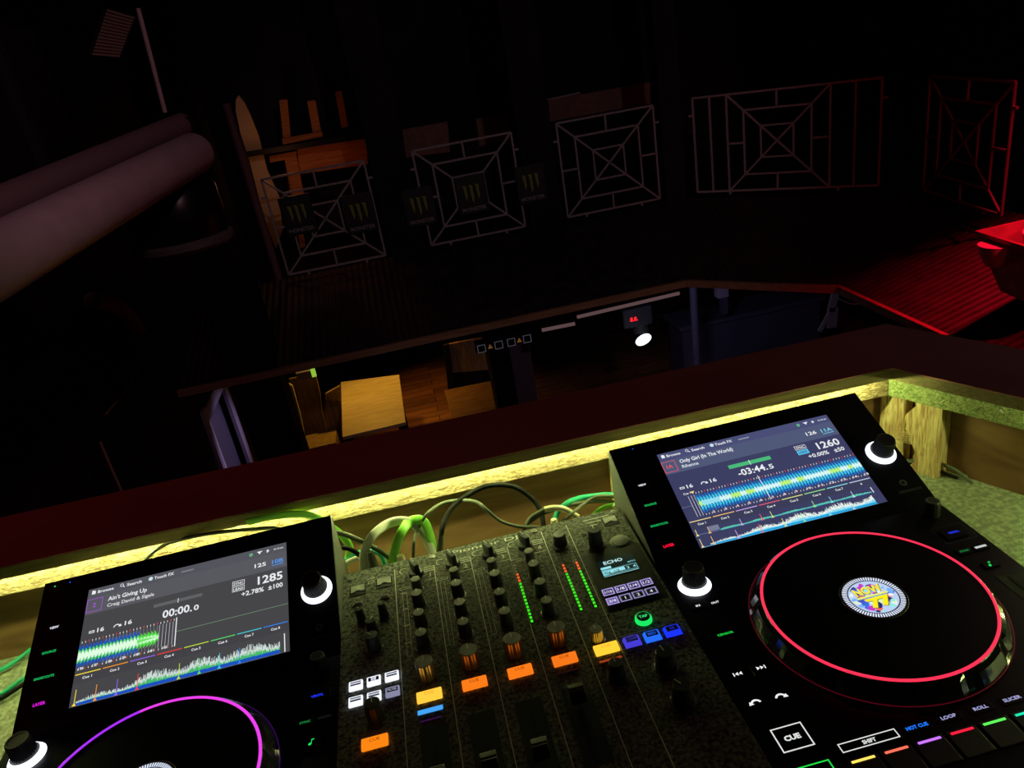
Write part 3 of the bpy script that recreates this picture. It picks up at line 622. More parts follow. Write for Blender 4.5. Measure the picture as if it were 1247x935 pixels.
# usb ports with hinged dust covers
for x, y in ((-149, 171.5), (-119.4, 174), (148.3, 184)):
    mb = MB(Mm); mb.box(x - 9.2, y - 8.8, 0, x + 9.2, y + 8.8, .5); p_ = mb.build('usb_port', M['black'], mix, bevel=.0003, seg=1)
    mb = MB(Mm); mb.prism([(x - 7.6, y + 7.8), (x - 7.6, y - 3.6), (x - 3.5, y - 3.0), (x - 1.8, y - 1.0), (x + 1.8, y - 1.0), (x + 3.5, y - 3.0), (x + 7.6, y - 3.6), (x + 7.6, y + 7.8)], .5, 1.1, 'z'); mb.build('dust_cover', M['cap'], p_)
for x, y in ((-148.8, 147.0), (-120, 147.6)):
    mb = MB(Mm); mb.box(x - 5.2, y - 2.6, 0, x + 5.2, y + 2.6, 1.4); p_ = mb.build('slide_switch', M['cap'], mix)
    mb = MB(Mm); mb.box(x - 3.8, y - 1.4, 1.4, x + 3.8, y + 1.4, 1.9); mb.build('switch_slot', M['black'], p_)
KN = []
def knob(x, y, r, h, top='cap', collar=True, ptr=0.0, knurl=.03, taper=.86, name='rotary_knob', body='knob', label=None, rib=False):
    mb = MB(Mm)
    if collar: mb.lathe(x, y, [(r * 1.28, 0), (r * 1.22, 1.4), (r * 1.02, 2.2)], 32)
    mb.lathe(x, y, [(r, .8), (r * .98, h * .3), (r * taper, h)], 40, knurl=knurl)
    k = mb.build(name, M[body], mix, label=label)
    if collar: mb = MB(Mm); mb.annulus(x, y, r * 1.14, r * 1.34, 1.5, 36); mb.build('collar', M['knobgrey'], k)
    mb = MB(Mm); mb.lathe(x, y, [(r * taper * .97, h), (r * taper * .9, h + .5)], 32); mb.build('knob_top', M['cap' if top == 'cap' else 'knob'], k, True)
    mb = MB(Mm); c, s_ = math.cos(ptr + PI / 2), math.sin(ptr + PI / 2)
    mb.bar((x + c * r * .1, y + s_ * r * .1, h + .6), (x + c * r * .84, y + s_ * r * .84, h + .6), .8, .5); mb.build('pointer', M['print_'], k)
    if rib: pass
    return k
def selector(x, y, name='input_selector'):       # blade shaped selector
    mb = MB(Mm); mb.lathe(x, y, [(8.6, 0), (8.2, 4), (7.4, 5)], 32, knurl=.02); k = mb.build(name, M['knob'], mix)
    mb = MB(Mm); pts = [(-2.8, 8.5), (2.8, 8.5), (3.6, 0), (2.8, -8.5), (-2.8, -8.5), (-3.6, 0)]
    mb.prism([(x + p[0] * math.cos(.35) - p[1] * math.sin(.35), y + p[0] * math.sin(.35) + p[1] * math.cos(.35)) for p in pts], 5, 17.5, 'z'); mb.build('selector_blade', M['knob'], k, bevel=.001)
    mb = MB(Mm); mb.bar((x - 2.6, y + 7, 17.7), (x + .2, y, 17.7), .9, .4); mb.build('pointer', M['print_'], k)
for i, x in enumerate((-82.6, -40.4, 1.6, 44.2)):
    selector(x, 174.5)
    knob(x, 145.6, 5.6, 16, knurl=.02, taper=.9, body='knobgrey', ptr=-.9)
    knob(x, 119.5, 6.8, 18); knob(x, 88.2, 6.8, 18, ptr=.05); knob(x, 58.4, 6.8, 18, ptr=-.05)
    knob(x, 17.3, 9.0, 19, knurl=.09, taper=.96, name='colour_knob', collar=False, body='ribs', ptr=0.03)
# headphone / mic side
for x, y in ((-143.5, 115.4), (-120.2, 115.7)): knob(x, y, 5.0, 19, taper=.8, collar=True, knurl=.02, ptr=.4, top='k')
knob(-132.3, 94.6, 6, 18, top='k', knurl=.02, ptr=-.6); knob(-131.2, 72, 7.5, 18, top='k', ptr=.7)
knob(-131.2, -17.5, 8, 20, top='k', name='balance_knob', collar=False, taper=.92)
mb = MB(Mm); mb.box(-146, 40.4, 0, -122, 42.4, .3); mb.build('recessed_bar', M['knobgrey'], mix)
# master knob, effects knobs
knob(82.7, 163, 8.2, 15, taper=.82, ptr=-.9, name='master_knob', body='knob')
knob(79.9, 6.5, 6.6, 14, knurl=.09, taper=.92, body='ribs', name='booth_knob', ptr=.2)
knob(119.8, 146, 8.2, 22, top='k', knurl=.02, taper=.9, name='effect_selector')
mb = MB(Mm); 
for x, y in ((112.4, 169.5), (119.6, 172), (116, 161.5)): mb.box(x - 2.6, y - 2.4, 0, x + 2.6, y + 2.4, .4)
mb.build('selector_windows', M['black'], mix)
mb = MB(Mm); mb.lathe(146.8, 143, [(11.6, 0), (11.2, .5)], 40); k = mb.build('round_pad', M['cap'], mix); mb = MB(Mm); mb.lathe(146.8, 143, [(9.6, .5), (9.2, 1.6), (6, 2.4)], 40); mb.build('pad_dome', M['cap'], k, True)
knob(127.5, -47, 9.5, 20, top='k', name='time_knob', ptr=.2); knob(127.5, -86, 9.5, 20, top='k', name='level_knob', ptr=.5)
knob(84, -42, 7.5, 17, top='k', name='booth_level_knob')
# effects display
mb = MB(Mm); mb.box(110.5, 88.5, .25, 152, 118.5, .6); dsp = mb.build('effects_display', M['face'], mix)
cy_ = S(150, 225, 235); mb = MB(Mm); z = .7
mb.rect(111.5, 89.5, 151, 117.5, z, S(8, 24, 24)); mb.text('ECHO', 118, 109.4, 5.2, z + .05, S(205, 240, 245), w=21, bold=.02)
mb.rect(112.5, 101.8, 124, 105.6, z + .05, cy_); mb.text('BPM', 143, 103.6, 2.4, z + .05, cy_, w=8, bold=0)
mb.outline(112.5, 92.0, 150.5, 100.6, .5, z + .05, cy_); mb.rect(113, 92.4, 118, 100.2, z + .05, S(120, 200, 210)); mb.text('1/4  1/2', 115, 94, 3.4, z + .1, S(15, 50, 55), w=16)
mb.rect(118, 94.0, 137, 99.6, z + .04, cy_); mb.text('2  4', 139, 94.6, 3.6, z + .05, cy_, w=10); mb.rect(112.5, 89.9, 150.5, 90.6, z + .05, cy_)
mb.build('display_lettering', GLOW, dsp)
# beat buttons
for r_, (y, names) in enumerate(((66.0, ('1/16', '1/8', '1/4', '1/2')), (51.6, ('3/4', '1', '2', '4')))):
    for k, n_ in enumerate(names):
        x = 109.2 + 13.6 * k; mb = MB(Mm); mb.box(x - 6.2, y - 5.4, 0, x + 6.2, y + 5.4, 1.6); b = mb.build('beat_button', M['knob'], mix, bevel=.0005, seg=1)
        c = S(165, 150, 215) if r_ == 0 or k == 0 else S(140, 135, 185); mb = MB(Mm); mb.outline(x - 6, y - 5.2, x + 6, y + 5.2, 1.5, 1.75, c)
        if (r_, k) == (1, 0): mb.rect(x - 4.5, y - 3.7, x + 4.5, y + 3.7, 1.72, S(95, 80, 150))
        elif r_ == 0: mb.rect(x - 4.5, y - 3.7, x + 4.5, y + 3.7, 1.72, S(30, 22, 75))
        mb.text(n_, x, y - 2, 4.0, 1.8, S(225, 220, 245), al='c', w=None if len(n_) < 2 else 7.4); mb.build('button_lettering', GLOW, b)
# tap button and the three band buttons
mb = MB(Mm); mb.lathe(129.4, 17, [(8.4, 0), (8.2, 2.6), (6.8, 4.6), (6.5, 4.7)], 36, S(25, 225, 95, 1.1), cap=False); mb.build('tap_button', GLOW, mix, True)
tp = bpy.context.scene.objects['tap_button']
mb = MB(Mm); mb.lathe(129.4, 17, [(6.5, 4.5), (6.2, 4.75)], 32); mb.build('button_top', M['knob'], tp)
mb = MB(Mm); mb.text('TAP', 129.4, 15.4, 3.4, 4.9, S(60, 235, 130), w=8.6, al='c'); mb.build('button_lettering', GLOW, tp)
for n_, x, c in (('LOW', 109.8, S(70, 60, 215)), ('MID', 129.6, S(35, 105, 250, 1.1)), ('HI', 149.4, S(25, 50, 245, 1.1))):
    mb = MB(Mm); y = -6.6; vs = [(x - 8, y - 6.4, 0), (x + 8, y - 6.4, 0), (x + 8, y + 5.6, 0), (x - 8, y + 5.6, 0), (x - 6.6, y - 3.2, 3.4), (x + 6.6, y - 3.2, 3.4), (x + 6.6, y + 4.6, 3.4), (x - 6.6, y + 4.6, 3.4)]
    mb.add(vs, [(4, 5, 6, 7), (0, 1, 5, 4), (1, 2, 6, 5), (2, 3, 7, 6), (3, 0, 4, 7)], c); b = mb.build('band_button', GLOW, mix)
    mb = MB(Mm); mb.box(x - 5.6, y - 2.4, 3.3, x + 5.6, y + 3.8, 3.55); mb.build('button_top', M['knob'], b)
    mb = MB(Mm); mb.text(n_, x, y - 1.0, 3.2, 3.7, tuple(q * .55 for q in c), al='c'); mb.build('button_lettering', GLOW, b)
# colour-effect buttons
for k, (x, y) in enumerate([(x, y) for y in (28, 8.6) for x in (-150, -133, -115.8)]):
    c = S(240, 245, 255, 1.15) if k != 5 else S(135, 135, 165); mb = MB(Mm); mb.box(x - 6.6, y - 5.6, 0, x + 6.6, y + 5.6, 2.6, c); b = mb.build('effect_button', GLOW, mix, bevel=.0008, seg=2)
    mb = MB(Mm); mb.box(x - 5, y - .6, 2.55, x + 5, y + 3.9, 2.72)
    mb.build('button_window', M['black'], b)
    mb = MB(Mm); dk = S(215, 220, 235) if k != 5 else S(110, 110, 150)
    if k == 5: mb.text('FILTER', x, y + .7, 2.4, 2.8, S(170, 170, 200), w=8.4, al='c')
    elif k == 1: mb.rect(x - 2.4, y - .4, x + 2.4, y + 3.7, 2.8, dk); mb.text('C', x, y + .2, 3, 2.86, S(120, 120, 130), al='c', w=2.4)
    else: mb.rect(x - 4.9, y + 1.0, x + 4.9, y + 2.6, 2.8, dk)
    mb.build('button_lettering', GLOW, b)
# cue buttons
for x, y, c, tc in ((-133.2, -43.2, S(255, 135, 20, 1.0), S(120, 45, 0)), (-82.7, -7.6, S(255, 190, 60, 1.25), S(215, 140, 40)), (-40.7, -7.4, S(255, 125, 25), S(110, 40, 0)),
                    (2.1, -7.6, S(255, 125, 25), S(110, 40, 0)), (44.6, -7.3, S(250, 120, 25), S(110, 40, 0)), (84.6, -7.6, S(255, 195, 50, 1.25), S(215, 140, 40))):
    mb = MB(Mm); mb.box(x - 11.6, y - 6.0, 0, x + 11.6, y + 6.0, 3.0, c); b = mb.build('cue_button', GLOW, mix, bevel=.0008, seg=2)
    mb = MB(Mm); mb.text('CUE', x, y + .4, 3.2, 3.15, tc, w=9, al='c', bold=0); mb.build('button_lettering', GLOW, b)
for x, y, c, wd in ((-83.4, -23.4, S(70, 165, 245), 11.4), (-84, -33.6, S(60, 20, 80), 9.5), (84.4, -20.6, S(150, 60, 25), 10.8), (44, -21, S(30, 12, 10), 10.5)):
    mb = MB(Mm); hh = 2.7 if c[2] > .5 else (.5 if wd < 10 else 1.3); mb.box(x - wd, y - hh, 0, x + wd, y + hh, 1.0, c); mb.build('link_button', GLOW, mix, bevel=.0005, seg=1)
# level meters
def meter(x, y0, y1, n, name='level_meter'):
    mb = MB(Mm); mb.box(x - 2.6, y0 - 3, 0, x + 2.6, y1 + 26, .25); m_ = mb.build(name, M['mixdark'], mix)
    mb = MB(Mm)
    for k in range(n):
        y = y0 + (y1 - y0) * k / (n - 1); c = S(60, 230, 30) if k < n - 3 else S(245, 95, 40); mb.box(x - 1.3, y - 1.6, .25, x + 1.3, y + 1.6, .5, c)
    mb.build('lit_segments', GLOW, m_)
    mb = MB(Mm)
    for k in range(4): y = y1 + (y1 - y0) / (n - 1) * (k + 1); mb.box(x - 1.3, y - 1.6, .25, x + 1.3, y + 1.6, .45)
    mb.build('dark_segments', M['knobgrey'], m_)
meter(26, 54, 130, 15); meter(76.6, 53, 126, 15); meter(91.4, 52, 125, 15)
# faders
for x in (-82.6, -40.4, 1.6, 44.2):
    mb = MB(Mm); mb.box(x - 12, -122, 0, x + 12, -40, .3); f_ = mb.build('channel_fader', M['mixdark'], mix)
    mb = MB(Mm); mb.box(x - 1.4, -118, .3, x + 1.4, -44, .5); mb.build('fader_slot', M['black'], f_)
    y = -54 if x > 40 else -98
    mb = MB(Mm); mb.prism([(y - 9, 3), (y - 7, 11), (y - 1, 12), (y, 10.5), (y + 1, 12), (y + 7, 11), (y + 9, 3)], x - 7, x + 7, 'x'); mb.build('fader_cap', M['knob'], f_, bevel=.0008)
    mb = MB(Mm); mb.box(x - 7, y - .5, 10.6, x + 7, y + .5, 11.2); mb.build('fader_mark', M['knobgrey'], f_)
mb = MB(Mm); mb.box(-55, -190, 0, 55, -160, .3); f_ = mb.build('crossfader', M['mixdark'], mix); mb = MB(Mm); mb.box(-8, -186, .3, 8, -164, 12); mb.build('fader_cap', M['knob'], f_, bevel=.001)

# ================================================================ cables behind the gear
def cable(pts, r, m, label, name='cable', flat=1.0, Y=None, end=None, plug=None, r2=None):
    P = [ony(px, py, yy) for px, py, yy in pts]
    o = P[0].copy(); mb = MB(); mb.tube([p - o for p in P], r, 12, flat=flat, sub=7, r2=r2)
    ob = mb.build(name, M[m], None, True); ob.location = o; tag(ob, label, 'cable', 'cables behind the mixer and players'); return ob, P, o
def plug(pts, r, m, ob, o, name='plug', r2=None):
    P = [ony(*p) for p in pts]; mb = MB(); mb.tube([p - o for p in P], r, 14, sub=3, r2=r2); return mb.build(name, M[m], ob, True)
y1, y2, y3 = .785, .80, .815
cable([(300, 636, y2), (330, 629, y2), (352, 626.5, y2), (376, 627, y2), (396, 637, y2), (413, 649, y2), (425, 664, y2), (424, 680, y2), (412, 700, y2)], .0048, 'c_lime', 'lime green flat cable arching over the top corner of the left player', flat=.3)
cable([(172, 686, y3), (190, 670, y3), (209, 660, y3), (256, 649.5, y2), (310, 644, y2), (337, 643, .79), (352, 650, .785)], .0021, 'c_olive', 'thin dark green cable running along the rail above the left player')
cable([(404, 647, y1), (424, 652, y1), (446, 662, y1), (466, 673, y1), (484, 688, .775)], .0031, 'c_olive', 'thick dark grey cable sloping down from the left player to the mixer')
cable([(404, 668, y1), (420, 667, y1), (434, 673, y1), (441, 684, y1), (443, 704, .775)], .0028, 'c_black', 'short dark cable drooping behind the mixer left corner')
cable([(404, 695, y2), (418, 684, y2), (432, 675, y2), (447, 671, y2), (462, 674, y2), (470, 690, y2)], .0032, 'c_teal', 'teal cable curving low behind the left end of the mixer')
cable([(404, 700, y1), (414, 690, y1), (428, 682, y1), (440, 677, y1), (449, 668, .79)], .0030, 'c_pale', 'pale cable rising from the gap beside the left player')
ob, P, o = cable([(443, 700, .772), (444, 672, .78), (454, 652, y1), (472, 638, y2), (491, 634, y2), (506, 640, y2), (519, 655, y2), (529, 680, .79)], .0056, 'c_pale', 'broad pale white-green cable looping high behind the mixer', flat=.3)
cable([(478, 690, .775), (482, 666, .78), (489, 648, y1), (499, 635, y2), (512, 633, y2), (520, 641, y2), (526, 660, y2), (531, 682, y2)], .0058, 'c_lime', 'bright lime flat cable looping beside the broad pale cable', flat=.3)
ob, P, o = cable([(535, 690, .772), (536, 664, .775), (538, 646, .78), (545, 626, y2), (562, 608, y3), (592, 592, y3), (624, 592, y3), (647, 606, y3), (659, 624, y2), (663, 650, .78)], .0033, 'c_black', 'thick black cable in the tallest loop behind the mixer')
plug([(535, 690, .772), (536, 662, .7745), (537, 648, .779)], .0047, 'c_olive', ob, o, 'strain_relief', .0036)
cable([(503, 690, .775), (504, 662, .78), (508, 646, y2), (520, 626, y2), (538, 613, y3), (560, 609, y3), (580, 611, y2), (592, 620, y1), (609, 634, y1), (632, 641, .778), (658, 642, .773)], .0021, 'c_olive', 'thin grey-green cable crossing low in front of the black loop')
ob, P, o = cable([(636, 650, .775), (645, 632, y1), (656, 624, y1), (667, 619, y1), (684, 619, y1), (697, 625, .78), (708, 634, .775)], .0026, 'c_olive', 'grey cable with a cream sleeve behind the middle of the mixer')
plug([(663, 620.5, y1), (672, 618.5, y1), (684, 619, y1), (694, 623.5, .782), (704, 630, .777)], .0039, 'c_cream', ob, o, 'sleeve')
cable([(684, 636, .775), (698, 624, .78), (716, 610, y2), (731, 604, y2), (758, 606, y2), (775, 612, y2)], .0024, 'c_olive', 'upper grey cable running right to the back of the right player')
cable([(640, 640, y1), (660, 626, y1), (684, 618, y2), (704, 613, y2), (730, 610, y2), (758, 613, y2), (775, 618, y2)], .0024, 'c_olive', 'lower grey cable running right to the back of the right player')
cable([(675, 640, .79), (678, 626, y2), (690, 613, y2), (704, 607, y3), (720, 604, y3), (742, 602.5, y3), (760, 606, y3)], .0036, 'c_teal', 'teal cable behind the right half of the mixer')
cable([(716, 634, .78), (730, 621, .785), (742, 616, .785), (756, 615, .785), (770, 622, .785)], .0036, 'c_lime', 'short lime cable lying at the right rear corner of the mixer', flat=.3)
cable([(748, 614, .78), (756, 620, .778), (764, 634, .772), (772, 652, .76)], .0030, 'c_pale', 'pale cable end tucked between the mixer and the right player')
def connector(px, py, yy, h, r0, r1, label, m='c_olive'):
    p = ony(px, py, yy); t_ = MB(); t_.lathe(0, 0, [(r0, 0), (r0 * 1.02, h * .25), (r0 * .9, h * .3), (r1, h * .9), (r1 * .8, h)], 24)
    ob = t_.build('cable_connector', M[m], None, True); ob.location = (p.x, p.y, p.z - .02); ob.rotation_euler = (math.radians(-6), 0, 0); tag(ob, label, 'connector', 'plugs at the back of the mixer')
    q = MB(); q.lathe(0, 0, [(r0 * 1.25, -.006), (r0 * 1.25, .004)], 24); q.build('connector_collar', M['chrome'], ob)
connector(455, 690, .772, .040, .0080, .0045, 'fat grey tapered plug standing behind the mixer left corner')
connector(489, 684, .770, .028, .0062, .0050, 'small pale plug right of the fat grey tapered plug', 'c_cream')
connector(676, 640, .770, .028, .0066, .0045, 'small cream plug behind the cream-sleeved cable', 'c_cream')
# left of the left player
for pts, r, m, lb in (([(-12, 822), (8, 812), (24, 801), (38, 790), (50, 776)], .0027, 'c_teal', 'teal cable at the picture left edge, upper of two on the counter'),
                      ([(-12, 850), (4, 843), (18, 833), (32, 824)], .0026, 'c_teal', 'teal cable at the picture left edge, lower of two on the counter'),
                      ([(-12, 856), (4, 849), (19, 839), (32, 831)], .0026, 'c_black', 'black cable beside the lower teal cable on the counter')):
    P = [onz(a, b, ZC + .004 + .002) for a, b in pts]; o = P[0].copy(); mb = MB(); mb.tube([p - o for p in P], r, 10); ob = mb.build('cable', M[m], None, True); ob.location = o; tag(ob, lb, 'cable', 'cables left of the left player')
for k, (pts, z_) in enumerate((([(1096, 562), (1114, 562), (1132, 562.5), (1148, 566), (1166, 574), (1184, 588)], .012), ([(1096, 564), (1112, 564), (1128, 567), (1146, 574), (1166, 582)], .006), ([(1098, 561), (1118, 560.5), (1138, 562), (1158, 569), (1178, 581)], .017))):
    P = [onz(a, b, ZC + z_ if 0 < i < len(pts) - 1 else ZC + .004) for i, (a, b) in enumerate(pts)]; o = P[0].copy(); mb = MB(); mb.tube([p - o for p in P], .0020, 10)
    ob = mb.build('cable', M[('c_olive', 'c_black', 'c_olive')[k]], None, True); ob.location = o
    tag(ob, ('middle grey cable of three coming out behind the right player onto the counter', 'dark cable lying lowest of three behind the right player on the counter', 'topmost grey cable of three arching over the counter behind the right player')[k], 'cable', 'cables right of the right player')

# ================================================================ gallery railings
def railing(p0, p1, label, core=None, z0=-0.18, z1=0.75):
    """square railing panel between two plan points; core = (start, end) of the square motif along the panel"""
    a = Vector((*p0, 0)); b = Vector((*p1, 0)); L = (b - a).length; ang = math.atan2(b.y - a.y, b.x - a.x)
    t = empty('railing_panel', (a.x, a.y, z0), label, 'railing', 'steel railing panels along the gallery', ang)
    Hh = z1 - z0; c0, c1 = core or (0, L); wd = .022
    def rect(x0, y0, x1, y1, name, w=.019):
        mb = MB()
        for p, q in (((x0, y0), (x1, y0)), ((x0, y1), (x1, y1)), ((x0, y0), (x0, y1)), ((x1, y0), (x1, y1))): mb.bar((p[0], 0, p[1]), (q[0], 0, q[1]), w, w, up=(0, 1, 0))
        return mb.build(name, M['rail'], t)
    cw = c1 - c0; i1, i2 = .17, .34
    rect(0, 0, L, Hh, 'outer_frame'); rect(c0 + cw * i1, Hh * i1, c1 - cw * i1, Hh * (1 - i1), 'middle_frame', .018); rect(c0 + cw * i2, Hh * i2, c1 - cw * i2, Hh * (1 - i2), 'inner_frame', .016)
    for q in (0, 1):
        mb = MB(); mb.bar((c0, .0, Hh * q), (c1, .0, Hh * (1 - q)), .018, .014, up=(0, 1, 0)); mb.build('diagonal_bar', M['rail'], t)
    for p, q in (((c0 + cw / 2, 0), (c0 + cw / 2, Hh * i1)), ((c0 + cw / 2, Hh * (1 - i1)), (c0 + cw / 2, Hh)), ((c0, Hh / 2), (c0 + cw * i1, Hh / 2)), ((c1 - cw * i1, Hh / 2), (c1, Hh / 2))):
        mb = MB(); mb.bar((p[0], 0, p[1]), (q[0], 0, q[1]), .018, .018, up=(0, 1, 0)); mb.build('tie_bar', M['rail'], t)
    for x in (L * .2, L * .8): mb = MB(); mb.bar((x, 0, -.035), (x, 0, 0), .02); mb.build('foot', M['rail'], t)
    for x in (-.05, L): mb = MB(); mb.bar((x, 0, Hh * .82), (x + .05, 0, Hh * .82), .02); mb.build('fixing_lug', M['rail'], t)
    if core:
        for x in (c0, c0 / 2, c1, (c1 + L) / 2): mb = MB(); mb.bar((x, 0, 0), (x, 0, Hh), .018, up=(0, 1, 0)); mb.build('upright_bar', M['rail'], t)
    return t
railing((-1.14, 7.58), (-0.17, 7.58), 'leftmost railing panel, dim pink-grey, with two dark hanging signs on it')
railing((0.30, 7.60), (1.28, 7.60), 'second railing panel from the left with a sign hung at its centre')
railing((1.74, 7.62), (2.74, 7.62), 'square railing panel with no sign, left of the wide panel')
railing((3.14, 7.57), (4.39, 6.38), 'widest railing panel, with extra upright bars on both sides of its square', core=(0.34, 1.30))
railing((4.47, 5.88), (4.31, 4.82), 'narrow-looking red-lit railing panel at the far right', z0=-.17)

# piers between the openings
for k, (x0, x1) in enumerate(((-0.115, 0.235), (1.34, 1.68), (2.80, 3.02))): slab('wall_pier', x0, 7.585, -.28, x1, 7.80, 3.4, 'blackwall')
# hanging signs
def sign(px, py, Y, label, ws=.30, hs=.37):
    p = ony(px, py, Y); t = empty('hanging_sign', p, label, 'sign', 'dark signs hung on the railings', 0)
    mb = MB(); mb.box(-ws / 2, 0, -hs / 2, ws / 2, .035, hs / 2); mb.build('board', mat('sign_board', (.014, .018, .014), .5), t, bevel=.004)
    mb = MB(lambda x, y, z: Vector((x, -z - .001, y)))
    for k, (x, l0, l1) in enumerate(((-.062, .10, -.05), (0.0, .10, -.085), (.062, .10, -.05))):
        pts = [(x - .026, l0), (x + .016, l0 - .008), (x + .014, l0 - .06), (x + .018, l1 + .05), (x + .010, l1 + .03), (x + .006, l1), (x - .004, l1 + .02), (x - .008, l1 + .06), (x - .012, l0 - .05), (x - .014, l0 - .02)]
        mb.poly(pts[::-1], .001, (0, 0, 0))
    mb.build('claw_mark', SIGNG, t)
    mb = MB(lambda x, y, z: Vector((x, -z - .001, y))); mb.text('MONSTER', 0, -.155, .035, .001, (0, 0, 0), w=.24, al='c'); mb.build('sign_lettering', M['rail'], t)
SIGNG = mat('dull_green_print', (.30, .42, .05), .5)
for a in ((363, 262, 7.535, 'dark green-marked sign nearest the leaning pole, on the leftmost railing panel'), (438, 260, 7.525, 'dark sign on the right side of the leftmost railing panel'),
          (511, 252, 7.545, 'dark sign hanging just left of the second railing panel'), (575, 237, 7.555, 'dark sign at the centre of the second railing panel'), (647, 224, 7.545, 'dark sign hanging in the gap right of the second railing panel')): sign(*a)

# ================================================================ canopy round the opening
can = empty('canopy', (1, 6.8, -0.6), 'dark corrugated canopy sloping down from the railings to a pine-edged octagonal opening', 'canopy')
I = [(-2.04, 6.08), (2.37, 6.10), (3.27, 5.20), (3.27, 1.6)]; O = [(-2.04, 7.66), (2.95, 7.66), (4.58, 6.03), (4.58, 1.6)]; zi, zo = -.60, -.23
for k in range(3):
    a, b, c, d_ = Vector((*I[k], zi)), Vector((*I[k + 1], zi)), Vector((*O[k + 1], zo)), Vector((*O[k], zo))
    L = (b - a).length; n = int(L / .02); vs = []; fs = []
    dirn = (b - a).normalized(); lo = min(0, (d_ - a).dot(dirn)); hi = max(L, (c - a).dot(dirn))
    sl = ((c + d_) / 2 - (a + b) / 2); sl = sl - dirn * sl.dot(dirn); nrm = dirn.cross(sl).normalized()
    N = max(40, int((hi - lo) / .0104))
    for i in range(N + 1):
        s_ = lo + (hi - lo) * i / N; hgt = .0035 * math.sin(s_ / .062 * 2 * PI)
        t0 = 0.0
        def lim(s_):      # start of the strip on the mitre lines
            ds = (d_ - a).dot(dirn); ce = (c - a).dot(dirn) - L
            t = 0
            if s_ < 0 and ds < 0: t = s_ / ds
            if s_ > L and ce > 0: t = (s_ - L) / ce
            return min(1, t)
        t0 = lim(s_); p = a + dirn * s_ + sl * t0 + nrm * hgt; q = a + dirn * s_ + sl + nrm * hgt
        vs += [tuple(p), tuple(q)]
    fs = [(2 * i, 2 * i + 2, 2 * i + 3, 2 * i + 1) for i in range(N)]
    ob = MB().add(vs, fs).build('roof_sheet', M['canopy'], can); ob.matrix_parent_inverse = Matrix.Translation((-1, -6.8, .6)); md = ob.modifiers.new('thick', 'SOLIDIFY'); md.thickness = .006
    mb = MB(); mb.bar(a + Vector((0, 0, -.02)), b + Vector((0, 0, -.02)), .035, .06); ob = mb.build('edge_board', M['trim'], can); ob.matrix_parent_inverse = Matrix.Translation((-1, -6.8, .6))

# ================================================================ lower room
def table(pts, zt, th, m, label, legs=True):
    P = [onz(*p, zt) for p in pts]; c = sum(P, Vector()) / 4; t = empty('table', (c.x, c.y, -3.0), label, 'table')
    q = [(p.x - c.x, p.y - c.y) for p in P]
    MB().prism(q[::-1] if 0 else q, zt + 3 - th, zt + 3, 'z').build('tabletop', M[m], t, bevel=.004)
    for x, y in q: MB().box(x * .82 - .03, y * .82 - .03, 0, x * .82 + .03, y * .82 + .03, zt + 3 - th).build('leg', M['black'], t)
table([(415, 465), (486, 456), (494, 514), (417, 532)], -2.25, .04, 'tabletop', 'pale yellow-lit table on the lower floor beside the wooden bench')
table([(541, 475), (601, 463), (607, 503), (552, 514)], -2.25, .04, 'tablewood', 'orange-brown wooden table on the lower floor left of the tall dark speaker')
# bench seat: end boards and a curved back
be = empty('bench', (-1.6, 9.3, -3.0), 'wooden booth bench with a tall curved back beside the black column', 'bench')
inv = Matrix.Translation((1.6, -9.3, 3.0))
def board(px, Y, th, name, m):
    P = [ony(x, y, Y) for x, y in px]; mb = MB(); mb.prism([(p.x, max(p.z, -2.98)) for p in P], Y, Y + th, 'y'); o = mb.build(name, M[m], be); o.matrix_parent_inverse = inv; return o
board([(348, 466), (356, 470), (366, 505), (371, 532), (368, 545), (362, 545)], 8.9, .05, 'end_board', 'tabletop')
board([(352, 462), (384, 455), (390, 480), (392, 500), (402, 545), (374, 552), (371, 520), (362, 480)], 9.2, .05, 'back_panel', 'bench')
board([(396, 480), (414, 470), (417, 545), (402, 552), (396, 510)], 9.05, .05, 'seat_panel', 'bench')
MB().box(-1.75, 8.6, -3.0, -1.32, 9.0, -2.58).build('seat', M['bench'], be).matrix_parent_inverse = inv
hd = empty('wall_socket_light', ony(374, 456, 8.8), 'tiny white and green light fitting on top of the bench', 'light fitting')
mb = MB(); mb.box(-.13, 0, -.05, .05, .05, .04); mb.build('housing', M['violet'], hd); mb = MB(); mb.box(.05, 0, -.05, .10, .05, .05, S(140, 190, 60)); mb.build('lens', GLOW, hd)
# low partition behind the wooden table
pt = empty('partition', (0.55, 9.9, -3.0), 'grey-brown partition with a dark end post behind the orange-brown table', 'partition'); inv2 = Matrix.Translation(-pt.location)
def ppart(px, name, Y, th, m):
    P = [ony(x, y, Y) for x, y in px]; mb = MB(); mb.prism([(p.x, max(p.z, -2.99)) for p in P][::-1], Y, Y + th, 'y'); mb.build(name, M[m], pt).matrix_parent_inverse = inv2
ppart([(540, 421), (547, 419), (556, 490), (548, 492)], 'end_post', 9.8, .06, 'black'); ppart([(547, 419), (600, 409), (606, 449), (551, 454)], 'panel', 9.86, .04, 'bench'); ppart([(551, 454), (606, 449), (610, 490), (556, 492)], 'lower_panel', 9.86, .04, 'black')
# tall dark speaker
sp = empty('speaker_stack', (0.825, 7.2, -3.0), 'tall dark blue-black speaker stack standing in the lower room', 'speaker')
mb = MB(); mb.box(-.21, -.2, 0, .0, .2, 1.83); mb.build('cabinet', M['black'], sp, bevel=.01)
mb = MB(); mb.box(.0, -.2, 0, .21, .2, 1.80); mb.build('grille_front', M['violetd'], sp, bevel=.01)
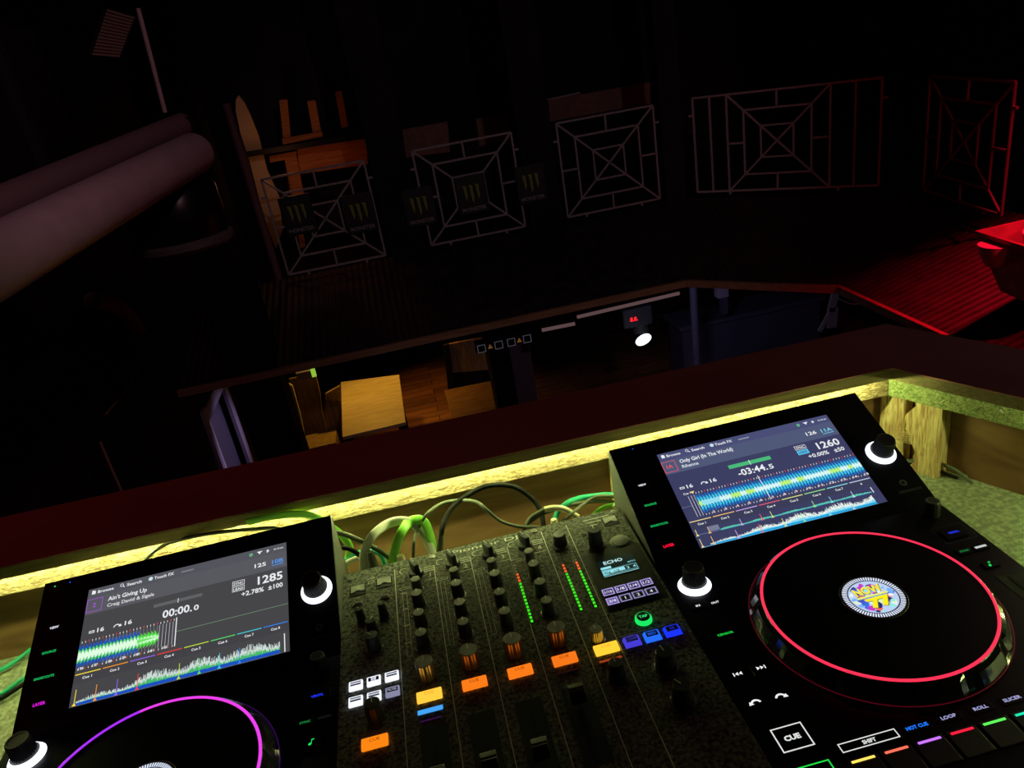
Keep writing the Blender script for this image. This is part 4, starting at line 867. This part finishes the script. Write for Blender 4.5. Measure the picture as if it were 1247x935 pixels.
# lighting bar with square lenses
lb = empty('lighting_bar', onz(612, 416, -.75), 'black bar under the canopy edge with two pairs of square lamps', 'lighting bar')
MB().box(-.24, -.03, -.04, .24, .03, .05).build('housing', M['black'], lb)
for x in (-.19, -.04, .07, .21):
    mb = MB(lambda a, b, c: Vector((a, -.032 - c, b))); mb.outline(x - .035, -.045, x + .035, .025, .006, 0.0, S(62, 62, 70)); mb.build('lamp_frame', GLOW, lb)
for x in (-.115, .14):
    mb = MB(lambda a, b, c: Vector((a, -.032 - c, b))); mb.poly([(x - .022, -.025), (x + .022, -.025), (x, .015)], 0.0, S(95, 62, 25)); mb.build('warning_mark', GLOW, lb)
for pa, pb_, lb_ in (((660, 402), (700, 394), 'short pinkish tube lamp under the canopy edge, right of the square lamps'), ((703, 386), (827, 357), 'long pinkish tube lamp under the canopy edge')):
    a = onz(*pa, -.75); b = onz(*pb_, -.75); t = empty('tube_lamp', (a + b) / 2, lb_, 'tube lamp', 'tube lamps under the canopy edge')
    c = (a + b) / 2; mb = MB(); mb.tube([a - c, b - c], .016, 12, sub=1, col=S(88, 66, 68)); mb.build('tube', GLOW, t)
    mb = MB(); mb.bar(a - c + Vector((0, .02, .03)), b - c + Vector((0, .02, .03)), .04, .03); mb.build('batten', M['black'], t)
# small hanging projector with a bright lens and red display
pr = empty('stage_light', ony(778, 398, 7.5), 'hanging stage light with a bright white lens and a small red display', 'stage light')
MB().box(-.17, .0, -.0, .17, .2, .22).build('housing', M['black'], pr, bevel=.02)
mb = MB(); mb.tube([(.04, .1, .0), (.04, .08, -.10)], .09, 20, sub=1); mb.build('head', M['black'], pr, True)
mb = MB(lambda a, b, c: Vector((a, -.012 - c, b))); mb.text('8.8.', -.05, .085, .045, 0, S(255, 30, 40, 1.1), w=.09, al='c', bold=.05); mb.build('display_digits', GLOW, pr)
mb = MB()
ln = 24; vs = [(.03 + .088 * math.cos(2 * PI * i / ln), -.04, -.15 + .055 * math.sin(2 * PI * i / ln) + .02 * math.cos(2 * PI * i / ln)) for i in range(ln)]; vs2 = [(x, y + .03, z) for x, y, z in vs]
mb.add(vs + vs2, [tuple(range(ln))[::-1], tuple(range(ln, 2 * ln))] + [(i, (i + 1) % ln, ln + (i + 1) % ln, ln + i) for i in range(ln)], S(235, 240, 255, 2.2)); mb.build('lens', GLOW, pr)
light('stage_lens_light', 'POINT', ony(779, 418, 7.2), (.8, .88, 1.0), 1.2, .05)
MB().box(-.01, .09, .22, .01, .11, .98).build('hanging_rod', M['black'], pr)
# poles, struts and boards on the right of the lower room
def pole(px0, px1, Y, r, m, label, name='pole', cat='pole'):
    a = ony(*px0, Y); b = ony(*px1, Y); mb = MB(); mb.tube([(0, 0, 0), tuple(a - b)], r, 14, sub=1); o = mb.build(name, M[m], None, True); o.location = b; return tag(o, label, cat)
pole((844, 349), (850, 470), 8.0, .045, 'rail_d' if 'rail_d' in M else 'violetd', 'dark grey upright pole right of the bright stage light')
ws = empty('wall_speaker', ony(880, 365, 8.6), 'small pale speaker on a bracket high in the lower room', 'speaker')
MB().box(-.06, 0, .02, .09, .12, .17).build('cabinet', M['violet'], ws, bevel=.01); MB().box(-.01, 0, -.20, .07, .08, .02).build('bracket', M['violetd'], ws)
st = empty('strut', ony(1010, 375, 8.6), 'pale angled strut with a dangling cable near the right corner of the opening', 'strut')
mb = MB(); mb.bar((.10, 0, .28), (.02, 0, -.05), .09, .05, up=(0, 1, 0)); mb.bar((.05, 0, -.0), (-.14, 0, -.30), .05, .04, up=(0, 1, 0)); mb.bar((.05, 0, -.0), (.03, 0, -.28), .13, .05, up=(0, 1, 0)); mb.build('post', M['pipe'], st)
mb = MB(); mb.tube([(.1, -.02, .12), (.3, -.02, .0), (.5, -.02, -.03), (.62, -.02, .02)], .01, 8); mb.build('hanging_cable', M['pipe'], st)
cn = empty('control_desk', ony(915, 430, 8.8), 'long dark violet counter at the back of the lower room', 'counter')
cn.location.z = -3.0
MB().box(-.95, 0, 0, 1.0, .5, .80).build('front_panel', M['violetd'], cn, bevel=.01); MB().box(-1.0, -.06, .80, 1.05, .55, .86).build('worktop', M['violet'] if 0 else M['violetd'], cn, bevel=.01)

# ================================================================ left side: pipes, flood lamp, moving head, leaning pole
def along(px, dist): d = ray(*px).normalized(); return EYE + d * dist
a, b = along((241, 184), 3.4), along((-60, 348), 1.95)
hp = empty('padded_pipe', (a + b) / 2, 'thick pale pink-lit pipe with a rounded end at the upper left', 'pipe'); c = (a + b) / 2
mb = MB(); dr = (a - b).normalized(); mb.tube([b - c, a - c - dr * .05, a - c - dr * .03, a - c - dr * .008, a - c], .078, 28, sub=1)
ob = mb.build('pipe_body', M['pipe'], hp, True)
me = ob.data
for v in me.vertices:      # round the closed end
    k = (v.co - (a - c)).dot(-dr)
    if k < .06: q = a - c - dr * k; v.co = q + (v.co - q) * math.sqrt(max(0.02, 1 - (1 - k / .06) ** 2)) 
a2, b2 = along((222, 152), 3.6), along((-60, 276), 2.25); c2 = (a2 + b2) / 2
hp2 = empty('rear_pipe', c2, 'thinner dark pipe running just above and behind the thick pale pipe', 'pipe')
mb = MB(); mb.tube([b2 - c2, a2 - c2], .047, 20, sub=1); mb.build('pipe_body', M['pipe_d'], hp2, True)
mb = MB(); mb.tube([a2 - c2 + Vector((-.0, 0, -.03)), a2 - c2 + Vector((.03, 0, .03))], .045, 14, sub=1); mb.build('end_clamp', M['black'], hp2, True)
# flood lamp with grille
q = [along(p, 3.7) for p in ((126, 9), (166, 21), (147, 70), (107, 67))]; c = sum(q, Vector()) / 4
fl = empty('flood_lamp', c, 'dark flood lamp with a beige ribbed grille hanging at the top left', 'lamp')
mb = MB(); back = ray(140, 40).normalized() * .16; vs = [tuple(p - c) for p in q] + [tuple((p - c) * 1.25 + Vector((-.03, 0, 0)) + back) for p in q]
mb.add(vs, [(3, 2, 1, 0), (4, 5, 6, 7)] + [(i, (i + 1) % 4, 4 + (i + 1) % 4, 4 + i) for i in range(4)]); mb.build('housing', M['black'], fl)
mb = MB()
for k in range(14):
    t0, t1 = (k + .15) / 14, (k + .85) / 14; f = ray(136, 40).normalized() * -.012
    A0, A1 = q[0].lerp(q[3], t0) - c, q[1].lerp(q[2], t0) - c; B0, B1 = q[0].lerp(q[3], t1) - c, q[1].lerp(q[2], t1) - c
    e0 = [A0.lerp(A1, .12), A0.lerp(A1, .95), B0.lerp(B1, .95), B0.lerp(B1, .12)]
    mb.add([tuple(p + f) for p in e0] + [tuple(p + f * .2) for p in e0], [(3, 2, 1, 0), (0, 1, 5, 4), (1, 2, 6, 5), (2, 3, 7, 6), (3, 0, 4, 7)])
mb.build('grille', M['grille'], fl)
a, b = along((168, 10), 3.5), along((201, 137), 3.5); mb = MB(); mb.tube([(0, 0, 0), tuple(a - b)], .009, 12, sub=1); ob = mb.build('hanging_pole', M['pipe'], None, True); ob.location = b; tag(ob, 'thin pink-lit pole rising from the pipes beside the flood lamp', 'pole')
mh = empty('moving_head_light', along((213, 258), 3.35), 'dark drum-shaped moving-head light hanging under the thick pale pipe', 'stage light')
mb = MB(lambda x, y, z: Vector((x, y, z))); mb.lathe(0, 0, [(.10, -.16), (.17, -.14), (.185, -.05), (.18, .08), (.12, .16)], 32); mb.build('head', M['face'], mh, True)
mb = MB(); mb.tube([(-.2, -.05, .16), (-.23, -.02, -.02), (-.19, 0, -.10)], .025, 10); mb.build('yoke_arm', M['trim'], mh, True)
mb = MB(); mb.tube([(.0, 0, .15), (.02, .0, .26)], .03, 12, sub=1); mb.build('clamp', M['black'], mh, True)
mb = MB(); mb.lathe(0, 0, [(.172, -.145), (.192, -.13), (.192, -.11), (.18, -.10)], 40); mb.build('rim', M['body'], mh, True)
p = along((54, 228), 2.6); mb = MB(); mb.lathe(0, 0, [(.005, -.004), (.006, .004)], 10, S(200, 25, 35)); ob = mb.build('standby_light', GLOW); ob.location = p; tag(ob, 'tiny red standby light beside the rear pipe', 'light')
# big dark disc lamp behind the tiny red light
dp = empty('hanging_speaker', along((20, 190), 3.0), 'large dark hanging speaker at the left edge behind the pipes', 'speaker')
MB().box(-.30, -.1, -.16, .12, .25, .38).build('cabinet', M['black'], dp, bevel=.03)
# bent red-brown duct
P = [onx(*p, -1.99) for p in ((112, 366), (128, 368), (146, 376), (160, 392), (168, 404))]; o = P[0].copy(); mb = MB(); mb.tube([p - o for p in P], .055, 14); ob = mb.build('bent_duct', M['redbox'], None, True); ob.location = o; tag(ob, 'short bent reddish duct on the dark left wall', 'duct')
P = [along(p, 4.6) for p in ((122, 538), (134, 566), (149, 600), (160, 625))]; o = P[0].copy(); mb = MB(); mb.tube([p - o for p in P], .007, 8); ob = mb.build('handrail', M['trim'], None, True); ob.location = o; tag(ob, 'thin pale brass handrail low on the dark left side', 'handrail')
P = [along(p, 5.2) for p in ((128, 505), (150, 480), (170, 447))]; o = P[0].copy(); mb = MB(); mb.tube([p - o for p in P], .006, 8, sub=1); ob = mb.build('diagonal_strut', M['trim'], None, True); ob.location = o; tag(ob, 'faint brown diagonal strut above the brass handrail', 'strut')
# leaning pole, and a warm-lit slice of gallery wall built as a panel
pole((275, 126), (340, 340), 7.3, .036, 'redpole', 'dull pink pole leaning in front of the warm-lit wall slice', 'leaning_pole')
P = [ony(x, y, 8.9) for x, y in ((290.5, 116), (297, 124), (304, 138), (309.6, 152), (315, 166), (325, 206.5), (340, 240), (344, 280), (336, 303), (327, 280), (317, 247), (304.5, 199), (293, 163), (287, 135), (287, 122))]
c = P[0].copy(); mb = MB(); mb.prism([(p.x - c.x, p.z - c.z) for p in P], 0, .05, 'y'); ob = mb.build('lit_wall_slice', M['panelw']); ob.location = (c.x, 8.9, c.z); tag(ob, 'tall narrow slice of warm-lit gallery wall built as a cream panel with a curved top, left of the railings', 'panel')
mb = MB(); p0 = ony(292, 167, 8.6); p1 = ony(360, 157 + 26, 8.6); mb.bar((0, 0, 0), tuple(ony(452, 164, 8.6) - ony(300, 188, 8.6)), .05, .055); ob = mb.build('cross_beam', M['black']); ob.location = ony(300, 188, 8.6); tag(ob, 'black beam crossing the warm-lit wall slice above the orange timber frame', 'beam')
fm = empty('timber_screen', ony(400, 185, 9.0), 'orange-lit timber frame behind the leftmost railing panel', 'screen'); inv = Matrix.Translation(-fm.location)
def fpart(px, name, Y=9.0, th=.05, m='orangew', par=None, iv=None):
    P = [ony(x, y, Y) for x, y in px]; mb = MB(); mb.prism([(p.x, p.z) for p in P][::-1], Y, Y + th, 'y'); o = mb.build(name, M[m], par or fm); o.matrix_parent_inverse = iv or inv; return o
fpart([(346, 192), (361, 190), (371, 242), (358, 243)], 'post', 8.97)
fpart([(346, 192), (353, 191), (372, 300), (366, 302)], 'rear_post', 9.05)
fpart([(328, 190), (361, 184), (361, 192), (329, 198)], 'bracket', 8.96)
fpart([(362, 181), (446, 168), (448, 200), (364, 212)], 'panel', 9.02)
fpart([(343, 169), (392, 160), (393, 166), (345, 176)], 'sill', 9.0)
fpart([(340, 122), (350, 121), (354, 168), (345, 170)], 'upright', 9.04); fpart([(374, 123), (384, 122), (391, 160), (381, 162)], 'upright', 9.04)
fpart([(408, 112), (416, 110), (424, 154), (416, 156)], 'upright', 9.04); fpart([(443, 124), (450, 122), (456, 160), (448, 162)], 'upright', 9.04)
for k, (px, lbl) in enumerate(((((490, 158), (545, 148), (548, 185), (494, 192)), 'dim red wall board behind the second railing panel, left of its pair'), (((580, 145), (620, 138), (622, 170), (584, 178)), 'dim red wall board behind the second railing panel, right of its pair'),
                               (((668, 122), (792, 100), (792, 126), (670, 148)), 'dim red wall board behind the top of the sign-free square railing panel'))):
    P = [ony(x, y, 9.55) for x, y in px]; c = P[0].copy(); mb = MB(); mb.prism([(p.x - c.x, p.z - c.z) for p in P][::-1], 0, .05, 'y'); ob = mb.build('wall_board', M['redbox']); ob.location = (c.x, 9.55, c.z); tag(ob, lbl, 'board', 'red boards on the gallery wall')
mb = MB(); a = ony(664, 122, 9.59); b = ony(706, 113, 9.59); mb.bar((0, 0, 0), tuple(b - a), .018); ob = mb.build('shelf_edge', M['rail']); ob.location = a; tag(ob, 'thin pale edge strip above the sign-free square railing panel', 'strip')

# ================================================================ red-lit box on the right of the canopy
rb_ = empty('planter_box', (3.85, 3.9, -.33), 'tapered brown box glowing red inside, on the canopy at the right edge', 'box'); RO = Vector(rb_.location)
A_ = onx(1187, 281, 3.45); tip = onx(1218, 354, 3.55)
top = [A_, onx(1234, 270, 3.98), Vector((4.45, 3.75, A_.z + .03)), Vector((4.15, 3.45, A_.z - .02))]
A_ = top[0]; zt_ = A_.z
t1_ = onz(1233, 270.5, zt_); t3_ = onz(1290, 313, zt_); t1_ = A_ + (t1_ - A_).normalized() * .62
top = [A_, t1_, t1_ + t3_ - A_, t3_]
b3_ = onz(1272, 379, tip.z); b1_ = tip + (t1_ - A_) * .55; bot = [tip, b1_, b1_ + b3_ - tip, b3_]
mb = MB(); inn = [p.lerp(sum(top, Vector()) / 4, .07) for p in top]; inb = [p.lerp(sum(bot, Vector()) / 4, .1) + Vector((0, 0, .22)) for p in bot]
V_ = [tuple(p - RO) for p in top + bot + inn + inb]
mb.add(V_, [(i, (i + 1) % 4, 4 + (i + 1) % 4, 4 + i) for i in range(4)] + [(7, 6, 5, 4)] + [(i, 8 + i, 8 + (i + 1) % 4, (i + 1) % 4) for i in range(4)] + [(8 + i, 12 + i, 12 + (i + 1) % 4, 8 + (i + 1) % 4) for i in range(4)] + [(12, 13, 14, 15)])
mb.build('box_shell', M['redbox'], rb_)
mb = MB(); cx = sum(top, Vector()) / 4 - RO; mb.lathe(cx.x + .03, cx.y, [(.15, cx.z - .2), (.2, cx.z - .06), (.21, cx.z + .0), (.17, cx.z - .02), (.14, cx.z - .08)], 32); mb.build('inner_bowl', M['white'], rb_, True)
fc = (top[0] * .72 + top[3] * .28) - RO; mb = MB(); mb.lathe(0, 0, [(.02, -.13), (.05, -.12), (.085, -.05), (.095, .0), (.1, .01)], 24)
ob = mb.build('hanging_cup', M['bowl'], rb_, True); e1 = (top[3] - top[0]).normalized(); ob.location = fc + Vector((.005, -.005, -.05))
